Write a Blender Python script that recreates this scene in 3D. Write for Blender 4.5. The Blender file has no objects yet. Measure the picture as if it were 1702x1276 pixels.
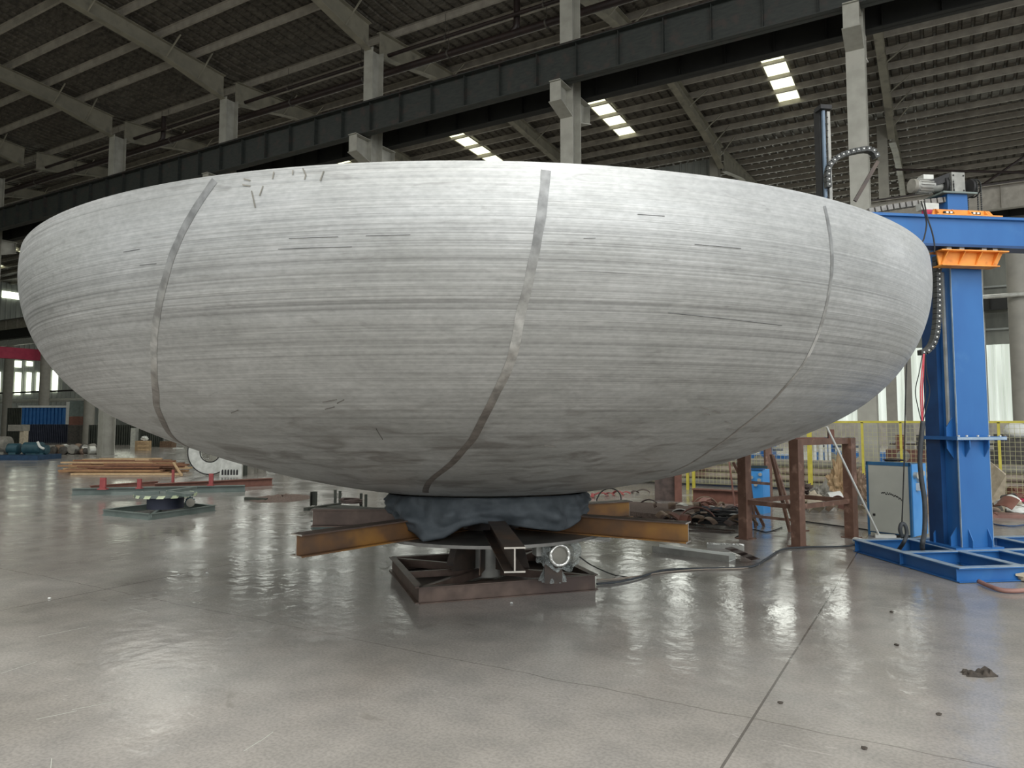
import bpy, bmesh, math, random
from mathutils import Vector, Matrix, noise
random.seed(7)
SC = bpy.context.scene; COL = SC.collection

# ---------------------------------------------------------------- camera, sky, lamps, exposure
F = 1210.0; PX = 851.0; PITCH = math.radians(4.0); YAW = math.radians(30.4); CH = 1.6
PY = 700 - F*math.tan(PITCH)
cd = bpy.data.cameras.new('camera'); cam = bpy.data.objects.new('camera', cd); COL.objects.link(cam)
cam.location = (0, 0, CH); cam.rotation_euler = (math.pi/2+PITCH, 0, YAW)
cd.sensor_width = 36; cd.lens = 36*F/1702; cd.shift_y = (PY-638)/1702
cd.clip_end = 600; cd.clip_start = 0.05
SC.camera = cam
SC.view_settings.view_transform = 'Standard'; SC.view_settings.look = 'None'
SC.view_settings.gamma = 1; SC.view_settings.use_curve_mapping = False
SC.view_settings.exposure = 0.0
W = bpy.data.worlds.new('overcast_sky'); SC.world = W; W.use_nodes = True
bg = W.node_tree.nodes['Background']; bg.inputs[0].default_value = (.93, .97, 1, 1); bg.inputs[1].default_value = 1.05

def area_lamp(name, loc, rot, sx, sy, power, color=(1, 1, 1)):
    l = bpy.data.lights.new(name, 'AREA'); l.shape = 'RECTANGLE'; l.size = sx; l.size_y = sy; l.energy = power; l.color = color
    o = bpy.data.objects.new(name, l); o.location = loc; o.rotation_euler = rot; COL.objects.link(o); return o
# daylight falling through the roof lights of the near bay (above and behind the viewer)
area_lamp('roof_light_daylight', (2.5, -3.0, 15.2), (math.radians(12), 0, 0), 22, 10, 3700, (1, .99, .96))
# lamp added to brighten the bowl's top, standing for doorway daylight behind the viewer
area_lamp('bowl_fill_lamp', (10.5, -7.0, 8.2), (math.radians(84), 0, math.radians(46)), 22, 10, 1900, (.97, .99, 1))
area_lamp('roof_light_daylight', (-26, 2.0, 15.2), (math.radians(8), 0, 0), 26, 5, 1500, (1, .99, .95))
area_lamp('roof_light_daylight', (-12, 29, 15.0), (0, 0, 0), 70, 4, 2300, (1, 1, .93))
area_lamp('roof_light_daylight', (-12, 47, 15.0), (0, 0, 0), 70, 5, 3000, (1, 1, .95))

# ---------------------------------------------------------------- projection helpers (photo ray -> point in the hall)
_f = Vector((-math.sin(YAW)*math.cos(PITCH), math.cos(YAW)*math.cos(PITCH), math.sin(PITCH)))
_r = Vector((math.cos(YAW), math.sin(YAW), 0)); _u = _r.cross(_f); _C = Vector((0, 0, CH))
_fh = Vector((-math.sin(YAW), math.cos(YAW), 0))
def ray(x, y): return _f*F + _r*(x-PX) - _u*(y-PY)
def G(x, y, z=0.0):
    d = ray(x, y); return _C + d*((z-CH)/d.z)
def D(x, y, dist):
    d = ray(x, y); return _C + d*(dist/d.dot(_fh))
def YP(x, y, Y):
    d = ray(x, y); return _C + d*(Y/d.y)
def XP(x, y, X):
    d = ray(x, y); return _C + d*(X/d.x)

# ---------------------------------------------------------------- materials
def s2l(c): return c/12.92 if c <= .04045 else ((c+.055)/1.055)**2.4
def rgb(h):
    h = h.lstrip('#'); return tuple(s2l(int(h[i:i+2], 16)/255) for i in (0, 2, 4))+(1,)
MATS = {}
def mat(name, c1, c2=None, rough=.6, metal=0.0, scale=6.0, stretch=(1, 1, 1), bump=0.0, detail=5, lo=.35, hi=.65, spec=.5, c3=None, w3=.62, s3=1.5):
    m = bpy.data.materials.new(name); m.use_nodes = True; nt = m.node_tree; b = nt.nodes['Principled BSDF']
    b.inputs['Roughness'].default_value = rough; b.inputs['Metallic'].default_value = metal
    b.inputs['Specular IOR Level'].default_value = spec
    tc = nt.nodes.new('ShaderNodeTexCoord'); mp = nt.nodes.new('ShaderNodeMapping'); mp.inputs['Scale'].default_value = stretch
    nt.links.new(tc.outputs['Object'], mp.inputs['Vector'])
    n = nt.nodes.new('ShaderNodeTexNoise'); n.inputs['Scale'].default_value = scale; n.inputs['Detail'].default_value = detail
    nt.links.new(mp.outputs[0], n.inputs['Vector'])
    r = nt.nodes.new('ShaderNodeValToRGB'); r.color_ramp.elements[0].position = lo; r.color_ramp.elements[1].position = hi
    r.color_ramp.elements[0].color = rgb(c1); r.color_ramp.elements[1].color = rgb(c2 or c1)
    nt.links.new(n.outputs['Fac'], r.inputs[0]); out = r.outputs[0]
    if c3:
        n2 = nt.nodes.new('ShaderNodeTexNoise'); n2.inputs['Scale'].default_value = s3; n2.inputs['Detail'].default_value = 8
        nt.links.new(tc.outputs['Object'], n2.inputs['Vector'])
        r2 = nt.nodes.new('ShaderNodeValToRGB'); r2.color_ramp.elements[0].position = w3-.06; r2.color_ramp.elements[1].position = w3+.06
        nt.links.new(n2.outputs['Fac'], r2.inputs[0])
        mx = nt.nodes.new('ShaderNodeMix'); mx.data_type = 'RGBA'; nt.links.new(r2.outputs[0], mx.inputs[0])
        nt.links.new(out, mx.inputs[6]); mx.inputs[7].default_value = rgb(c3); out = mx.outputs[2]
    nt.links.new(out, b.inputs['Base Color'])
    if bump:
        bp = nt.nodes.new('ShaderNodeBump'); bp.inputs['Strength'].default_value = bump; bp.inputs['Distance'].default_value = .02
        nt.links.new(n.outputs['Fac'], bp.inputs['Height']); nt.links.new(bp.outputs[0], b.inputs['Normal'])
    MATS[name] = m; return m
def glow(name, c, s):
    m = bpy.data.materials.new(name); m.use_nodes = True; b = m.node_tree.nodes['Principled BSDF']
    b.inputs['Base Color'].default_value = rgb('#d8dccc'); b.inputs['Emission Color'].default_value = rgb(c); b.inputs['Emission Strength'].default_value = s
    MATS[name] = m; return m
M = MATS
mat('roof_sheet', '#45423c', '#69645b', rough=.45, scale=3.0, stretch=(1, 3, 1), bump=.9, detail=8, metal=.35)
mat('roof_steel', '#7c796c', '#8e8a7a', rough=.55, scale=2, c3='#6a665c', w3=.64)
mat('purlin_steel', '#8f8a80', '#a59f94', rough=.5, scale=2.5)
mat('column_paint', '#96958b', '#a6a59b', rough=.5, scale=3, c3='#a19f95', w3=.62)
mat('column_far_paint', '#8f8d84', '#9b988e', rough=.6, scale=3)
mat('crane_green', '#242927', '#303430', rough=.55, scale=4, stretch=(1, 1, 4), c3='#38322e', w3=.6, s3=3)
mat('crane_black', '#161714', '#1d1e1b', rough=.7, scale=4)
mat('crane_light', '#8d8980', '#a09b92', rough=.6, scale=4)
mat('pipe_brown', '#201715', '#2c1f1c', rough=.5, scale=5)
mat('wall_sheet', '#8f948f', '#9fa39d', rough=.55, scale=2, stretch=(1, 1, .3))
mat('wall_sheet_dark', '#6f726a', '#7f8178', rough=.6, scale=2, stretch=(1, 1, .3))
mat('wall_plinth', '#a9a39b', '#b9b3aa', rough=.8, scale=3)
glow('daylight_pane', '#f6fbe6', 2.2); glow('high_pane', '#f4f8ee', 6.0); glow('daylight_wall_pane', '#eef7f2', 1.5); glow('skylight_pane', '#f4f6d2', 1.6)
mat('rust_beam', '#5f4a3a', '#8a6238', rough=.5, scale=3, stretch=(1, 1, 1), c3='#9a7038', w3=.55, s3=1.6, metal=.2)
mat('mill_steel', '#55473f', '#6b5a50', rough=.42, scale=7, c3='#4a3d38', w3=.6, metal=.3)
mat('steel_edge', '#a8a49c', '#c6c0b4', rough=.35, scale=8, metal=.5)
mat('dark_steel', '#3e3733', '#56493f', rough=.5, scale=6, c3='#6b5038', w3=.66, metal=.2)
mat('disc_steel', '#6d6c68', '#8a8984', rough=.35, scale=5, metal=.6)
mat('tarp', '#3f464b', '#4e555a', rough=.7, scale=9, bump=.3)
mat('tarp_dark', '#303d46', '#3c4a54', rough=.7, scale=9, bump=.3)
mat('blue_paint', '#285f9c', '#2f69a6', rough=.33, scale=2.5, stretch=(1, 1, .4), c3='#3f74aa', w3=.66)
mat('worn_sheen_blue', '#8297aa', '#9fb0bf', rough=.35, scale=9)  # pale from wear, with sky reflection painted into the colour
mat('skid_blue', '#203a55', '#294866', rough=.5)
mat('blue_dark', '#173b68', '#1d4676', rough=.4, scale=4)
mat('slide_blue', '#5a6b7c', '#6d7e8e', rough=.4)
mat('sky_blue', '#3f96e0', '#55a6ea', rough=.4, scale=3)
mat('orange_paint', '#e08c3a', '#eda048', rough=.5, scale=6, c3='#b86c28', w3=.62, s3=5)
mat('cabinet_grey', '#aeb0a6', '#b6b8ae', rough=.5, scale=3)
mat('cabinet_trim', '#2d5d86', '#35688f', rough=.5)
mat('rubber', '#33373a', '#42464a', rough=.65, scale=12)
mat('black', '#1d1d1d', '#292929', rough=.6, scale=10)
mat('chain_black', '#2a2c2b', '#3c3e3c', rough=.5, scale=10)
mat('chain_grey', '#6a6864', '#8a8781', rough=.5, scale=14)
mat('white_dot', '#e8e8e2', rough=.5)
mat('red_wire', '#b8404c', '#c8525c', rough=.5)
mat('red_paint', '#8e4142', '#9f4f4d', rough=.55, scale=8)
mat('crimson', '#a82a4a', '#b83a55', rough=.5, scale=3)
mat('green_steel', '#5f6b66', '#727d78', rough=.5, scale=4)
mat('rust_red', '#6a463a', '#7d5548', rough=.6, scale=6)
mat('stand_brown', '#664b3e', '#775a4b', rough=.6, scale=9, c3='#9a7a6a', w3=.64, s3=6)
mat('grey_metal', '#8a8a84', '#a3a29b', rough=.4, scale=6, metal=.4)
mat('galv', '#b9bab2', '#d2d3cb', rough=.35, scale=7, metal=.5)
mat('bright_metal', '#c8c8c2', '#e2e2dc', rough=.22, scale=30, metal=.8, bump=.5)
mat('motor_grey', '#8f908c', '#a8a8a2', rough=.45, scale=10, metal=.3)
mat('yellow_paint', '#b3a83c', '#c4b94c', rough=.55, scale=8)
mat('wire_mesh', '#a8a67c', '#b8b68c', rough=.5)
mat('pipe_steel', '#8f8478', '#a89c8e', rough=.5, scale=5, c3='#7d6657', w3=.58, s3=3)
mat('timber', '#8f6c4e', '#ad875f', rough=.75, scale=5, stretch=(.5, 3, 3))
mat('timber_pale', '#b89a74', '#d0b48c', rough=.75, scale=5, stretch=(.5, 3, 3))
mat('timber_red', '#74503f', '#8f6549', rough=.75, scale=5, stretch=(.5, 3, 3))
mat('scrap', '#73614f', '#97826f', rough=.5, scale=9, c3='#5c4a42', w3=.58, s3=4, metal=.3)
mat('dent_grey', '#66625c', '#75716a', rough=.5, scale=9, metal=.4)
mat('scrap_dark', '#443a36', '#5e504a', rough=.6, scale=9)
mat('dirt', '#5f524a', '#7e6e64', rough=.95, scale=40, bump=.8)
mat('teal_machine', '#284750', '#335660', rough=.5, scale=5)
mat('machine_grey', '#77756c', '#8f8c82', rough=.5, scale=7)
mat('machine_dark', '#3c3a36', '#55514a', rough=.6, scale=9)
mat('screen_navy', '#2f3546', '#3c4052', rough=.6, scale=4)
mat('screen_dark', '#363a34', '#44483f', rough=.7, scale=4)
mat('curtain_blue', '#2b66a6', '#3474b4', rough=.5, scale=4)
mat('cardboard', '#96805f', '#b09573', rough=.85, scale=8)
mat('cloth_brown', '#5c4a3c', '#78624e', rough=.9, scale=14)
mat('rag_dark', '#38332e', '#4c453e', rough=.95, scale=25, bump=.5)
mat('white_paint', '#d8dad4', '#e4e6e0', rough=.5, scale=6)
mat('hose_brown', '#8a655c', '#9c776c', rough=.6, scale=8)
mat('tan_cloth', '#a59a86', '#bdb29c', rough=.9, scale=10)
mat('hazard_white', '#c9d6b0', '#dbe6c2', rough=.5, scale=10)

def clear_wrap():
    m = bpy.data.materials.new('clear_wrap'); m.use_nodes = True; nt = m.node_tree; b = nt.nodes['Principled BSDF']
    b.inputs['Base Color'].default_value = rgb('#e6efec'); b.inputs['Roughness'].default_value = .14
    n = nt.nodes.new('ShaderNodeTexNoise'); n.inputs['Scale'].default_value = 24; n.inputs['Detail'].default_value = 5; n.inputs['Distortion'].default_value = 1.5
    bp = nt.nodes.new('ShaderNodeBump'); bp.inputs['Strength'].default_value = 1; bp.inputs['Distance'].default_value = .03
    nt.links.new(n.outputs['Fac'], bp.inputs['Height']); nt.links.new(bp.outputs[0], b.inputs['Normal'])
    r = nt.nodes.new('ShaderNodeValToRGB'); r.color_ramp.elements[0].position = .42; r.color_ramp.elements[1].position = .7
    r.color_ramp.elements[0].color = (.3, .3, .3, 1); r.color_ramp.elements[1].color = (.95, .95, .95, 1)
    nt.links.new(n.outputs['Fac'], r.inputs[0]); nt.links.new(r.outputs[0], b.inputs['Alpha'])
    MATS['clear_wrap'] = m
clear_wrap()

def floor_material():
    m = bpy.data.materials.new('polished_concrete'); m.use_nodes = True; nt = m.node_tree; b = nt.nodes['Principled BSDF']; L = nt.links.new
    tc = nt.nodes.new('ShaderNodeTexCoord')
    def nz(scale, detail=6, st=(1, 1, 1), dist=0):
        mp = nt.nodes.new('ShaderNodeMapping'); mp.inputs['Scale'].default_value = st; L(tc.outputs['Object'], mp.inputs[0])
        n = nt.nodes.new('ShaderNodeTexNoise'); n.inputs['Scale'].default_value = scale; n.inputs['Detail'].default_value = detail
        n.inputs['Distortion'].default_value = dist; L(mp.outputs[0], n.inputs['Vector']); return n.outputs['Fac']
    def ramp(fac, stops):
        r = nt.nodes.new('ShaderNodeValToRGB'); e = r.color_ramp.elements
        e[0].position, e[0].color = stops[0]; e[1].position, e[1].color = stops[-1]
        for p, c in stops[1:-1]:
            k = e.new(p); k.color = c
        L(fac, r.inputs[0]); return r.outputs[0]
    def mix(mode, fac, a, bb):
        x = nt.nodes.new('ShaderNodeMix'); x.data_type = 'RGBA'; x.blend_type = mode
        if isinstance(fac, float): x.inputs[0].default_value = fac
        else: L(fac, x.inputs[0])
        for s, v in ((6, a), (7, bb)):
            if isinstance(v, tuple): x.inputs[s].default_value = v
            else: L(v, x.inputs[s])
        return x.outputs[2]
    def mth(op, a, bb=None):
        x = nt.nodes.new('ShaderNodeMath'); x.operation = op
        for s, v in ((0, a), (1, bb)):
            if v is None: continue
            if isinstance(v, (int, float)): x.inputs[s].default_value = v
            else: L(v, x.inputs[s])
        return x.outputs[0]
    base = ramp(nz(.55, 7), [(.3, rgb('#8f8b84')), (.55, rgb('#9c9892')), (.75, rgb('#a8a59f'))])
    base = mix('MULTIPLY', 1.0, base, ramp(nz(3.2, 9), [(.35, (.88, .88, .88, 1)), (.62, (1.04, 1.03, 1.02, 1))]))
    base = mix('MULTIPLY', 1.0, base, ramp(nz(55, 4), [(.36, (.86, .86, .86, 1)), (.6, (1.06, 1.06, 1.06, 1))]))
    # pale scuffs
    sc = ramp(nz(5, 3, (.6, 4, 1), 2.0), [(.70, (0, 0, 0, 1)), (.74, (1, 1, 1, 1))])
    base = mix('MIX', mth('MULTIPLY', sc, .25), base, rgb('#d6d2ca'))
    dk = ramp(nz(1.7, 8, (1, 1.6, 1), 1.0), [(.66, (0, 0, 0, 1)), (.72, (1, 1, 1, 1))])
    base = mix('MIX', mth('MULTIPLY', dk, .35), base, rgb('#6c665e'))
    # saw-cut joints
    sx = nt.nodes.new('ShaderNodeSeparateXYZ'); L(tc.outputs['Object'], sx.inputs[0])
    wob = mth('MULTIPLY', mth('SUBTRACT', nz(2.5, 4), .5), .09)
    def joint(coord, off, per, w, wobble=None):
        v = mth('ADD', coord, -off+per/2+1200)
        if wobble is not None: v = mth('ADD', v, wobble)
        v = mth('ABSOLUTE', mth('SUBTRACT', mth('MODULO', v, per), per/2))
        return mth('LESS_THAN', v, w)
    jx = joint(sx.outputs[0], -.93, 6.0, .007); jy = joint(sx.outputs[1], 4.15, 6.0, .005, wob)
    base = mix('MIX', mth('MULTIPLY', jx, .75), base, rgb('#4e4a45'))
    base = mix('MIX', mth('MULTIPLY', jy, .6), base, rgb('#5c5751'))
    L(base, b.inputs['Base Color'])
    rr = nt.nodes.new('ShaderNodeMapRange'); rr.inputs[1].default_value = .3; rr.inputs[2].default_value = .7; rr.inputs[3].default_value = .11; rr.inputs[4].default_value = .24
    L(nz(1.1, 6), rr.inputs[0]); L(rr.outputs[0], b.inputs['Roughness'])
    b.inputs['Specular IOR Level'].default_value = .5
    bp = nt.nodes.new('ShaderNodeBump'); bp.inputs['Strength'].default_value = .28; bp.inputs['Distance'].default_value = .02
    L(nz(5.5, 6), bp.inputs['Height']); L(bp.outputs[0], b.inputs['Normal'])
    MATS['floor'] = m
floor_material()

def dish_material(inside=False):
    m = bpy.data.materials.new('ground_stainless'); m.use_nodes = True; nt = m.node_tree; b = nt.nodes['Principled BSDF']; L = nt.links.new
    tc = nt.nodes.new('ShaderNodeTexCoord')
    def nz(scale, detail, st, dist=0):
        mp = nt.nodes.new('ShaderNodeMapping'); mp.inputs['Scale'].default_value = st; L(tc.outputs['Object'], mp.inputs[0])
        n = nt.nodes.new('ShaderNodeTexNoise'); n.inputs['Scale'].default_value = scale; n.inputs['Detail'].default_value = detail
        n.inputs['Distortion'].default_value = dist; L(mp.outputs[0], n.inputs['Vector']); return n.outputs['Fac']
    def ramp(fac, stops):
        r = nt.nodes.new('ShaderNodeValToRGB'); e = r.color_ramp.elements
        e[0].position, e[0].color = stops[0]; e[1].position, e[1].color = stops[-1]
        for p, c in stops[1:-1]:
            k = e.new(p); k.color = c
        L(fac, r.inputs[0]); return r.outputs[0]
    def mix(mode, fac, a, bb):
        x = nt.nodes.new('ShaderNodeMix'); x.data_type = 'RGBA'; x.blend_type = mode
        if isinstance(fac, float): x.inputs[0].default_value = fac
        else: L(fac, x.inputs[0])
        for s, v in ((6, a), (7, bb)):
            if isinstance(v, tuple): x.inputs[s].default_value = v
            else: L(v, x.inputs[s])
        return x.outputs[2]
    def g(v): return (v, v, v, 1)
    rings = nz(1.0, 5, (.14, .14, 62)); rings2 = nz(1.0, 3, (.3, .3, 190)); mott = nz(26, 5, (1, 1, 2.2))
    blot = nz(1.6, 8, (1, 1, 2.2)); fine = nz(9, 6, (1, 1, 3))
    sx = nt.nodes.new('ShaderNodeSeparateXYZ'); L(tc.outputs['Object'], sx.inputs[0])
    def mr(v, a, c, lo, hi):
        x = nt.nodes.new('ShaderNodeMapRange'); x.inputs[1].default_value = a; x.inputs[2].default_value = c
        x.inputs[3].default_value = lo; x.inputs[4].default_value = hi; L(v, x.inputs[0]); return x.outputs[0]
    # where the turning marks run: the knuckle band (object z above the crown), not the pressed crown
    b0_ = mr(sx.outputs[2], .62, 1.0, .2, 1.0); b1_ = mr(sx.outputs[2], 1.6, 1.9, 1.0, .45)
    bm_ = nt.nodes.new('ShaderNodeMath'); bm_.operation = 'MULTIPLY'; L(b0_, bm_.inputs[0]); L(b1_, bm_.inputs[1]); band = bm_.outputs[0]
    base = ramp(blot, [(.3, rgb('#a8a9a6')), (.7, rgb('#babbb9'))])
    base = mix('MULTIPLY', band, base, ramp(rings, [(.28, g(.70)), (.42, g(.93)), (.52, g(1.0)), (.7, g(1.10))]))
    base = mix('MULTIPLY', band, base, ramp(rings2, [(.3, g(.82)), (.6, g(1.07))]))
    base = mix('MULTIPLY', 1.0, base, ramp(mott, [(.3, g(.90)), (.65, g(1.06))]))
    base = mix('MULTIPLY', 1.0, base, ramp(fine, [(.3, g(.93)), (.65, g(1.04))]))
    # heat and mill stains of the crown plate
    crown = mr(sx.outputs[2], .55, 1.05, 1.0, 0.0)
    st = nz(2.4, 10, (1, 1, 5.0), .9)
    stain = ramp(st, [(.50, g(0)), (.66, g(1))])
    mm = nt.nodes.new('ShaderNodeMath'); mm.operation = 'MULTIPLY'; L(stain, mm.inputs[0]); L(crown, mm.inputs[1])
    m5 = nt.nodes.new('ShaderNodeMath'); m5.operation = 'MULTIPLY'; L(mm.outputs[0], m5.inputs[0]); m5.inputs[1].default_value = .55
    base = mix('MIX', m5.outputs[0], base, rgb('#5f574f'))
    # short rough scratches and grease dabs
    dab = ramp(nz(3.1, 7, (1, 1, 6), 1.2), [(.63, g(0)), (.70, g(1))])
    m7 = nt.nodes.new('ShaderNodeMath'); m7.operation = 'MULTIPLY'; L(dab, m7.inputs[0]); m7.inputs[1].default_value = .22
    base = mix('MIX', m7.outputs[0], base, rgb('#67645f'))
    pale = ramp(nz(2.3, 8, (1.2, 1.2, 9), .5), [(.60, g(0)), (.72, g(1))])
    m8 = nt.nodes.new('ShaderNodeMath'); m8.operation = 'MULTIPLY'; L(pale, m8.inputs[0]); m8.inputs[1].default_value = .35
    base = mix('MIX', m8.outputs[0], base, rgb('#cfcfcc'))
    # thin dark score lines round the shell
    sl = ramp(nz(1.0, 2, (.55, .55, 60), .3), [(.735, g(0)), (.76, g(1))])
    m6 = nt.nodes.new('ShaderNodeMath'); m6.operation = 'MULTIPLY'; L(sl, m6.inputs[0]); m6.inputs[1].default_value = .5
    base = mix('MIX', m6.outputs[0], base, rgb('#4c4c4e'))
    L(base, b.inputs['Base Color'])
    b.inputs['Metallic'].default_value = .5; b.inputs['Specular IOR Level'].default_value = .5
    L(mr(rings, .3, .7, .38, .52), b.inputs['Roughness'])
    bp = nt.nodes.new('ShaderNodeBump'); bp.inputs['Strength'].default_value = .25; bp.inputs['Distance'].default_value = .01
    L(rings, bp.inputs['Height']); L(bp.outputs[0], b.inputs['Normal'])
    MATS['dish'] = m
dish_material()
def weld_material(key='weld', low='#756d66', low2='#847e78'):
    m = bpy.data.materials.new('weld_seam'); m.use_nodes = True; nt = m.node_tree; b = nt.nodes['Principled BSDF']; L = nt.links.new
    tc = nt.nodes.new('ShaderNodeTexCoord'); sx = nt.nodes.new('ShaderNodeSeparateXYZ'); L(tc.outputs['Object'], sx.inputs[0])
    n = nt.nodes.new('ShaderNodeTexNoise'); n.inputs['Scale'].default_value = 5; n.inputs['Detail'].default_value = 6; L(tc.outputs['Object'], n.inputs['Vector'])
    a = nt.nodes.new('ShaderNodeMath'); a.operation = 'MULTIPLY_ADD'; L(n.outputs['Fac'], a.inputs[0]); a.inputs[1].default_value = .5; L(sx.outputs[2], a.inputs[2])
    r = nt.nodes.new('ShaderNodeValToRGB'); e = r.color_ramp.elements
    mr = nt.nodes.new('ShaderNodeMapRange'); mr.inputs[1].default_value = .25; mr.inputs[2].default_value = 2.25; L(a.outputs[0], mr.inputs[0])
    e[0].position = .0; e[0].color = rgb(low); e[1].position = 1; e[1].color = rgb('#8d8e8d')
    for p, c in ((.42, low2), (.50, '#a19e98'), (.57, '#c6c6c2'), (.64, '#c2c2be'), (.70, '#aaaaa6'), (.82, '#979896')):
        k = e.new(p); k.color = rgb(c)
    L(mr.outputs[0], r.inputs[0])
    n2 = nt.nodes.new('ShaderNodeTexNoise'); n2.inputs['Scale'].default_value = 14; n2.inputs['Detail'].default_value = 6; L(tc.outputs['Object'], n2.inputs['Vector'])
    r2 = nt.nodes.new('ShaderNodeValToRGB'); r2.color_ramp.elements[0].position = .36; r2.color_ramp.elements[1].position = .62
    r2.color_ramp.elements[0].color = (.66, .66, .66, 1); r2.color_ramp.elements[1].color = (1.1, 1.1, 1.1, 1); L(n2.outputs['Fac'], r2.inputs[0])
    mu = nt.nodes.new('ShaderNodeMix'); mu.data_type = 'RGBA'; mu.blend_type = 'MULTIPLY'; mu.inputs[0].default_value = 1
    L(r.outputs[0], mu.inputs[6]); L(r2.outputs[0], mu.inputs[7]); L(mu.outputs[2], b.inputs['Base Color'])
    b.inputs['Metallic'].default_value = .5; b.inputs['Roughness'].default_value = .48
    MATS[key] = m
weld_material(); weld_material('weld_faint', '#a09a93', '#a6a19b')

# ---------------------------------------------------------------- mesh builder
class MB:
    def __init__(s): s.v = []; s.f = []
    def add(s, vs, fs):
        k = len(s.v); s.v += [Vector(p) for p in vs]; s.f += [tuple(i+k for i in f) for f in fs]; return s
    def hexa(s, p): # 8 points: bottom 4 ccw, top 4
        return s.add(p, [(3, 2, 1, 0), (4, 5, 6, 7), (0, 1, 5, 4), (1, 2, 6, 5), (2, 3, 7, 6), (3, 0, 4, 7)])
    def box(s, c, d, rz=0.0, tilt=None):
        c = Vector(c); R = Matrix.Rotation(rz, 3, 'Z')
        if tilt is not None: R = R @ tilt
        x, y, z = d[0]/2, d[1]/2, d[2]/2
        return s.hexa([c+R@Vector(q) for q in ((-x, -y, -z), (x, -y, -z), (x, y, -z), (-x, y, -z), (-x, -y, z), (x, -y, z), (x, y, z), (-x, y, z))])
    def frame(s, p0, p1, up=(0, 0, 1)):
        p0, p1 = Vector(p0), Vector(p1); d = (p1-p0).normalized(); up = Vector(up)
        if abs(d.dot(up)) > .98: up = Vector((0, 1, 0)) if abs(d.y) < .9 else Vector((1, 0, 0))
        a = d.cross(up).normalized(); return p0, p1, a, a.cross(d).normalized()
    def bar(s, p0, p1, w, h, up=(0, 0, 1), oh=0.0, ow=0.0): # rectangular bar; offset along up / side
        p0, p1, a, u = s.frame(p0, p1, up); o = u*oh+a*ow; a = a*w/2; u = u*h/2
        return s.hexa([p0-a-u+o, p0+a-u+o, p1+a-u+o, p1-a-u+o, p0-a+u+o, p0+a+u+o, p1+a+u+o, p1-a+u+o])
    def ibeam(s, p0, p1, w, h, t=.012, up=(0, 0, 1)): # I section, centre line p0-p1
        s.bar(p0, p1, w, t, up, (h-t)/2); s.bar(p0, p1, w, t, up, -(h-t)/2); s.bar(p0, p1, t, h-2*t, up); return s
    def channel(s, p0, p1, w, h, t=.01, up=(0, 0, 1), side=1):
        s.bar(p0, p1, w, t, up, (h-t)/2); s.bar(p0, p1, w, t, up, -(h-t)/2); s.bar(p0, p1, t, h-2*t, up, 0, side*(w-t)/2); return s
    def tube(s, pts, r, n=10, caps=True, radii=None):
        pts = [Vector(p) for p in pts]; k0 = len(s.v); m = len(pts); prev = None
        for i, p in enumerate(pts):
            d = (pts[min(i+1, m-1)]-pts[max(i-1, 0)]).normalized()
            if prev is None:
                up = Vector((0, 0, 1)) if abs(d.z) < .9 else Vector((1, 0, 0)); a = d.cross(up).normalized()
            else:
                a = (prev-d*prev.dot(d)).normalized()
            prev = a; b2 = d.cross(a); rr = radii[i] if radii else r
            for j in range(n):
                t = 2*math.pi*j/n; s.v.append(p+a*math.cos(t)*rr+b2*math.sin(t)*rr)
        for i in range(m-1):
            for j in range(n):
                j2 = (j+1) % n; s.f.append((k0+i*n+j, k0+i*n+j2, k0+(i+1)*n+j2, k0+(i+1)*n+j))
        if caps: s.f.append(tuple(k0+j for j in range(n))[::-1]); s.f.append(tuple(k0+(m-1)*n+j for j in range(n)))
        return s
    def cyl(s, p0, p1, r, n=16): return s.tube([p0, p1], r, n)
    def lathe(s, prof, c, n=48, axis=None, sx=1, sy=1):
        c = Vector(c); k0 = len(s.v); R = axis or Matrix.Identity(3)
        for r, z in prof:
            for j in range(n):
                t = 2*math.pi*j/n; s.v.append(c+R@Vector((r*math.cos(t)*sx, r*math.sin(t)*sy, z)))
        for i in range(len(prof)-1):
            for j in range(n):
                j2 = (j+1) % n; s.f.append((k0+i*n+j, k0+i*n+j2, k0+(i+1)*n+j2, k0+(i+1)*n+j))
        return s
    def disc(s, c, r, h, n=40):
        return s.lathe([(0.001, 0), (r, 0), (r, h), (0.001, h)], c, n)
    def prism(s, poly, off): # poly list of 3D points, extruded by off
        off = Vector(off); n = len(poly); p = [Vector(q) for q in poly]
        return s.add(p+[q+off for q in p], [tuple(range(n))[::-1], tuple(range(n, 2*n))]+[(i, (i+1) % n, (i+1) % n+n, i+n) for i in range(n)])
    def grid(s, nu, nv, fn, thick=0.0):
        k0 = len(s.v); P = [[Vector(fn(i/nu, j/nv)) for j in range(nv+1)] for i in range(nu+1)]
        for r in P: s.v += r
        st = nv+1
        for i in range(nu):
            for j in range(nv): s.f.append((k0+i*st+j, k0+(i+1)*st+j, k0+(i+1)*st+j+1, k0+i*st+j+1))
        return s
    def build(s, name, m, parent=None, smooth=False, label=None, solid=0.0, origin=None):
        if origin is None:
            if parent is not None:
                origin = Vector((0, 0, 0)); p = parent
                while p is not None: origin += p.location; p = p.parent
                loc = Vector((0, 0, 0))
            else:
                xs = [v.x for v in s.v]; ys = [v.y for v in s.v]; zs = [v.z for v in s.v]
                origin = Vector(((min(xs)+max(xs))/2, (min(ys)+max(ys))/2, min(zs))); loc = origin
        else:
            origin = Vector(origin); loc = origin
            if parent is not None:
                q = Vector((0, 0, 0)); p = parent
                while p is not None: q += p.location; p = p.parent
                loc = origin-q
        me = bpy.data.meshes.new(name); me.from_pydata([tuple(v-origin) for v in s.v], [], s.f); me.validate()
        bm = bmesh.new(); bm.from_mesh(me); bmesh.ops.recalc_face_normals(bm, faces=bm.faces); bm.to_mesh(me); bm.free()
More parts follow.
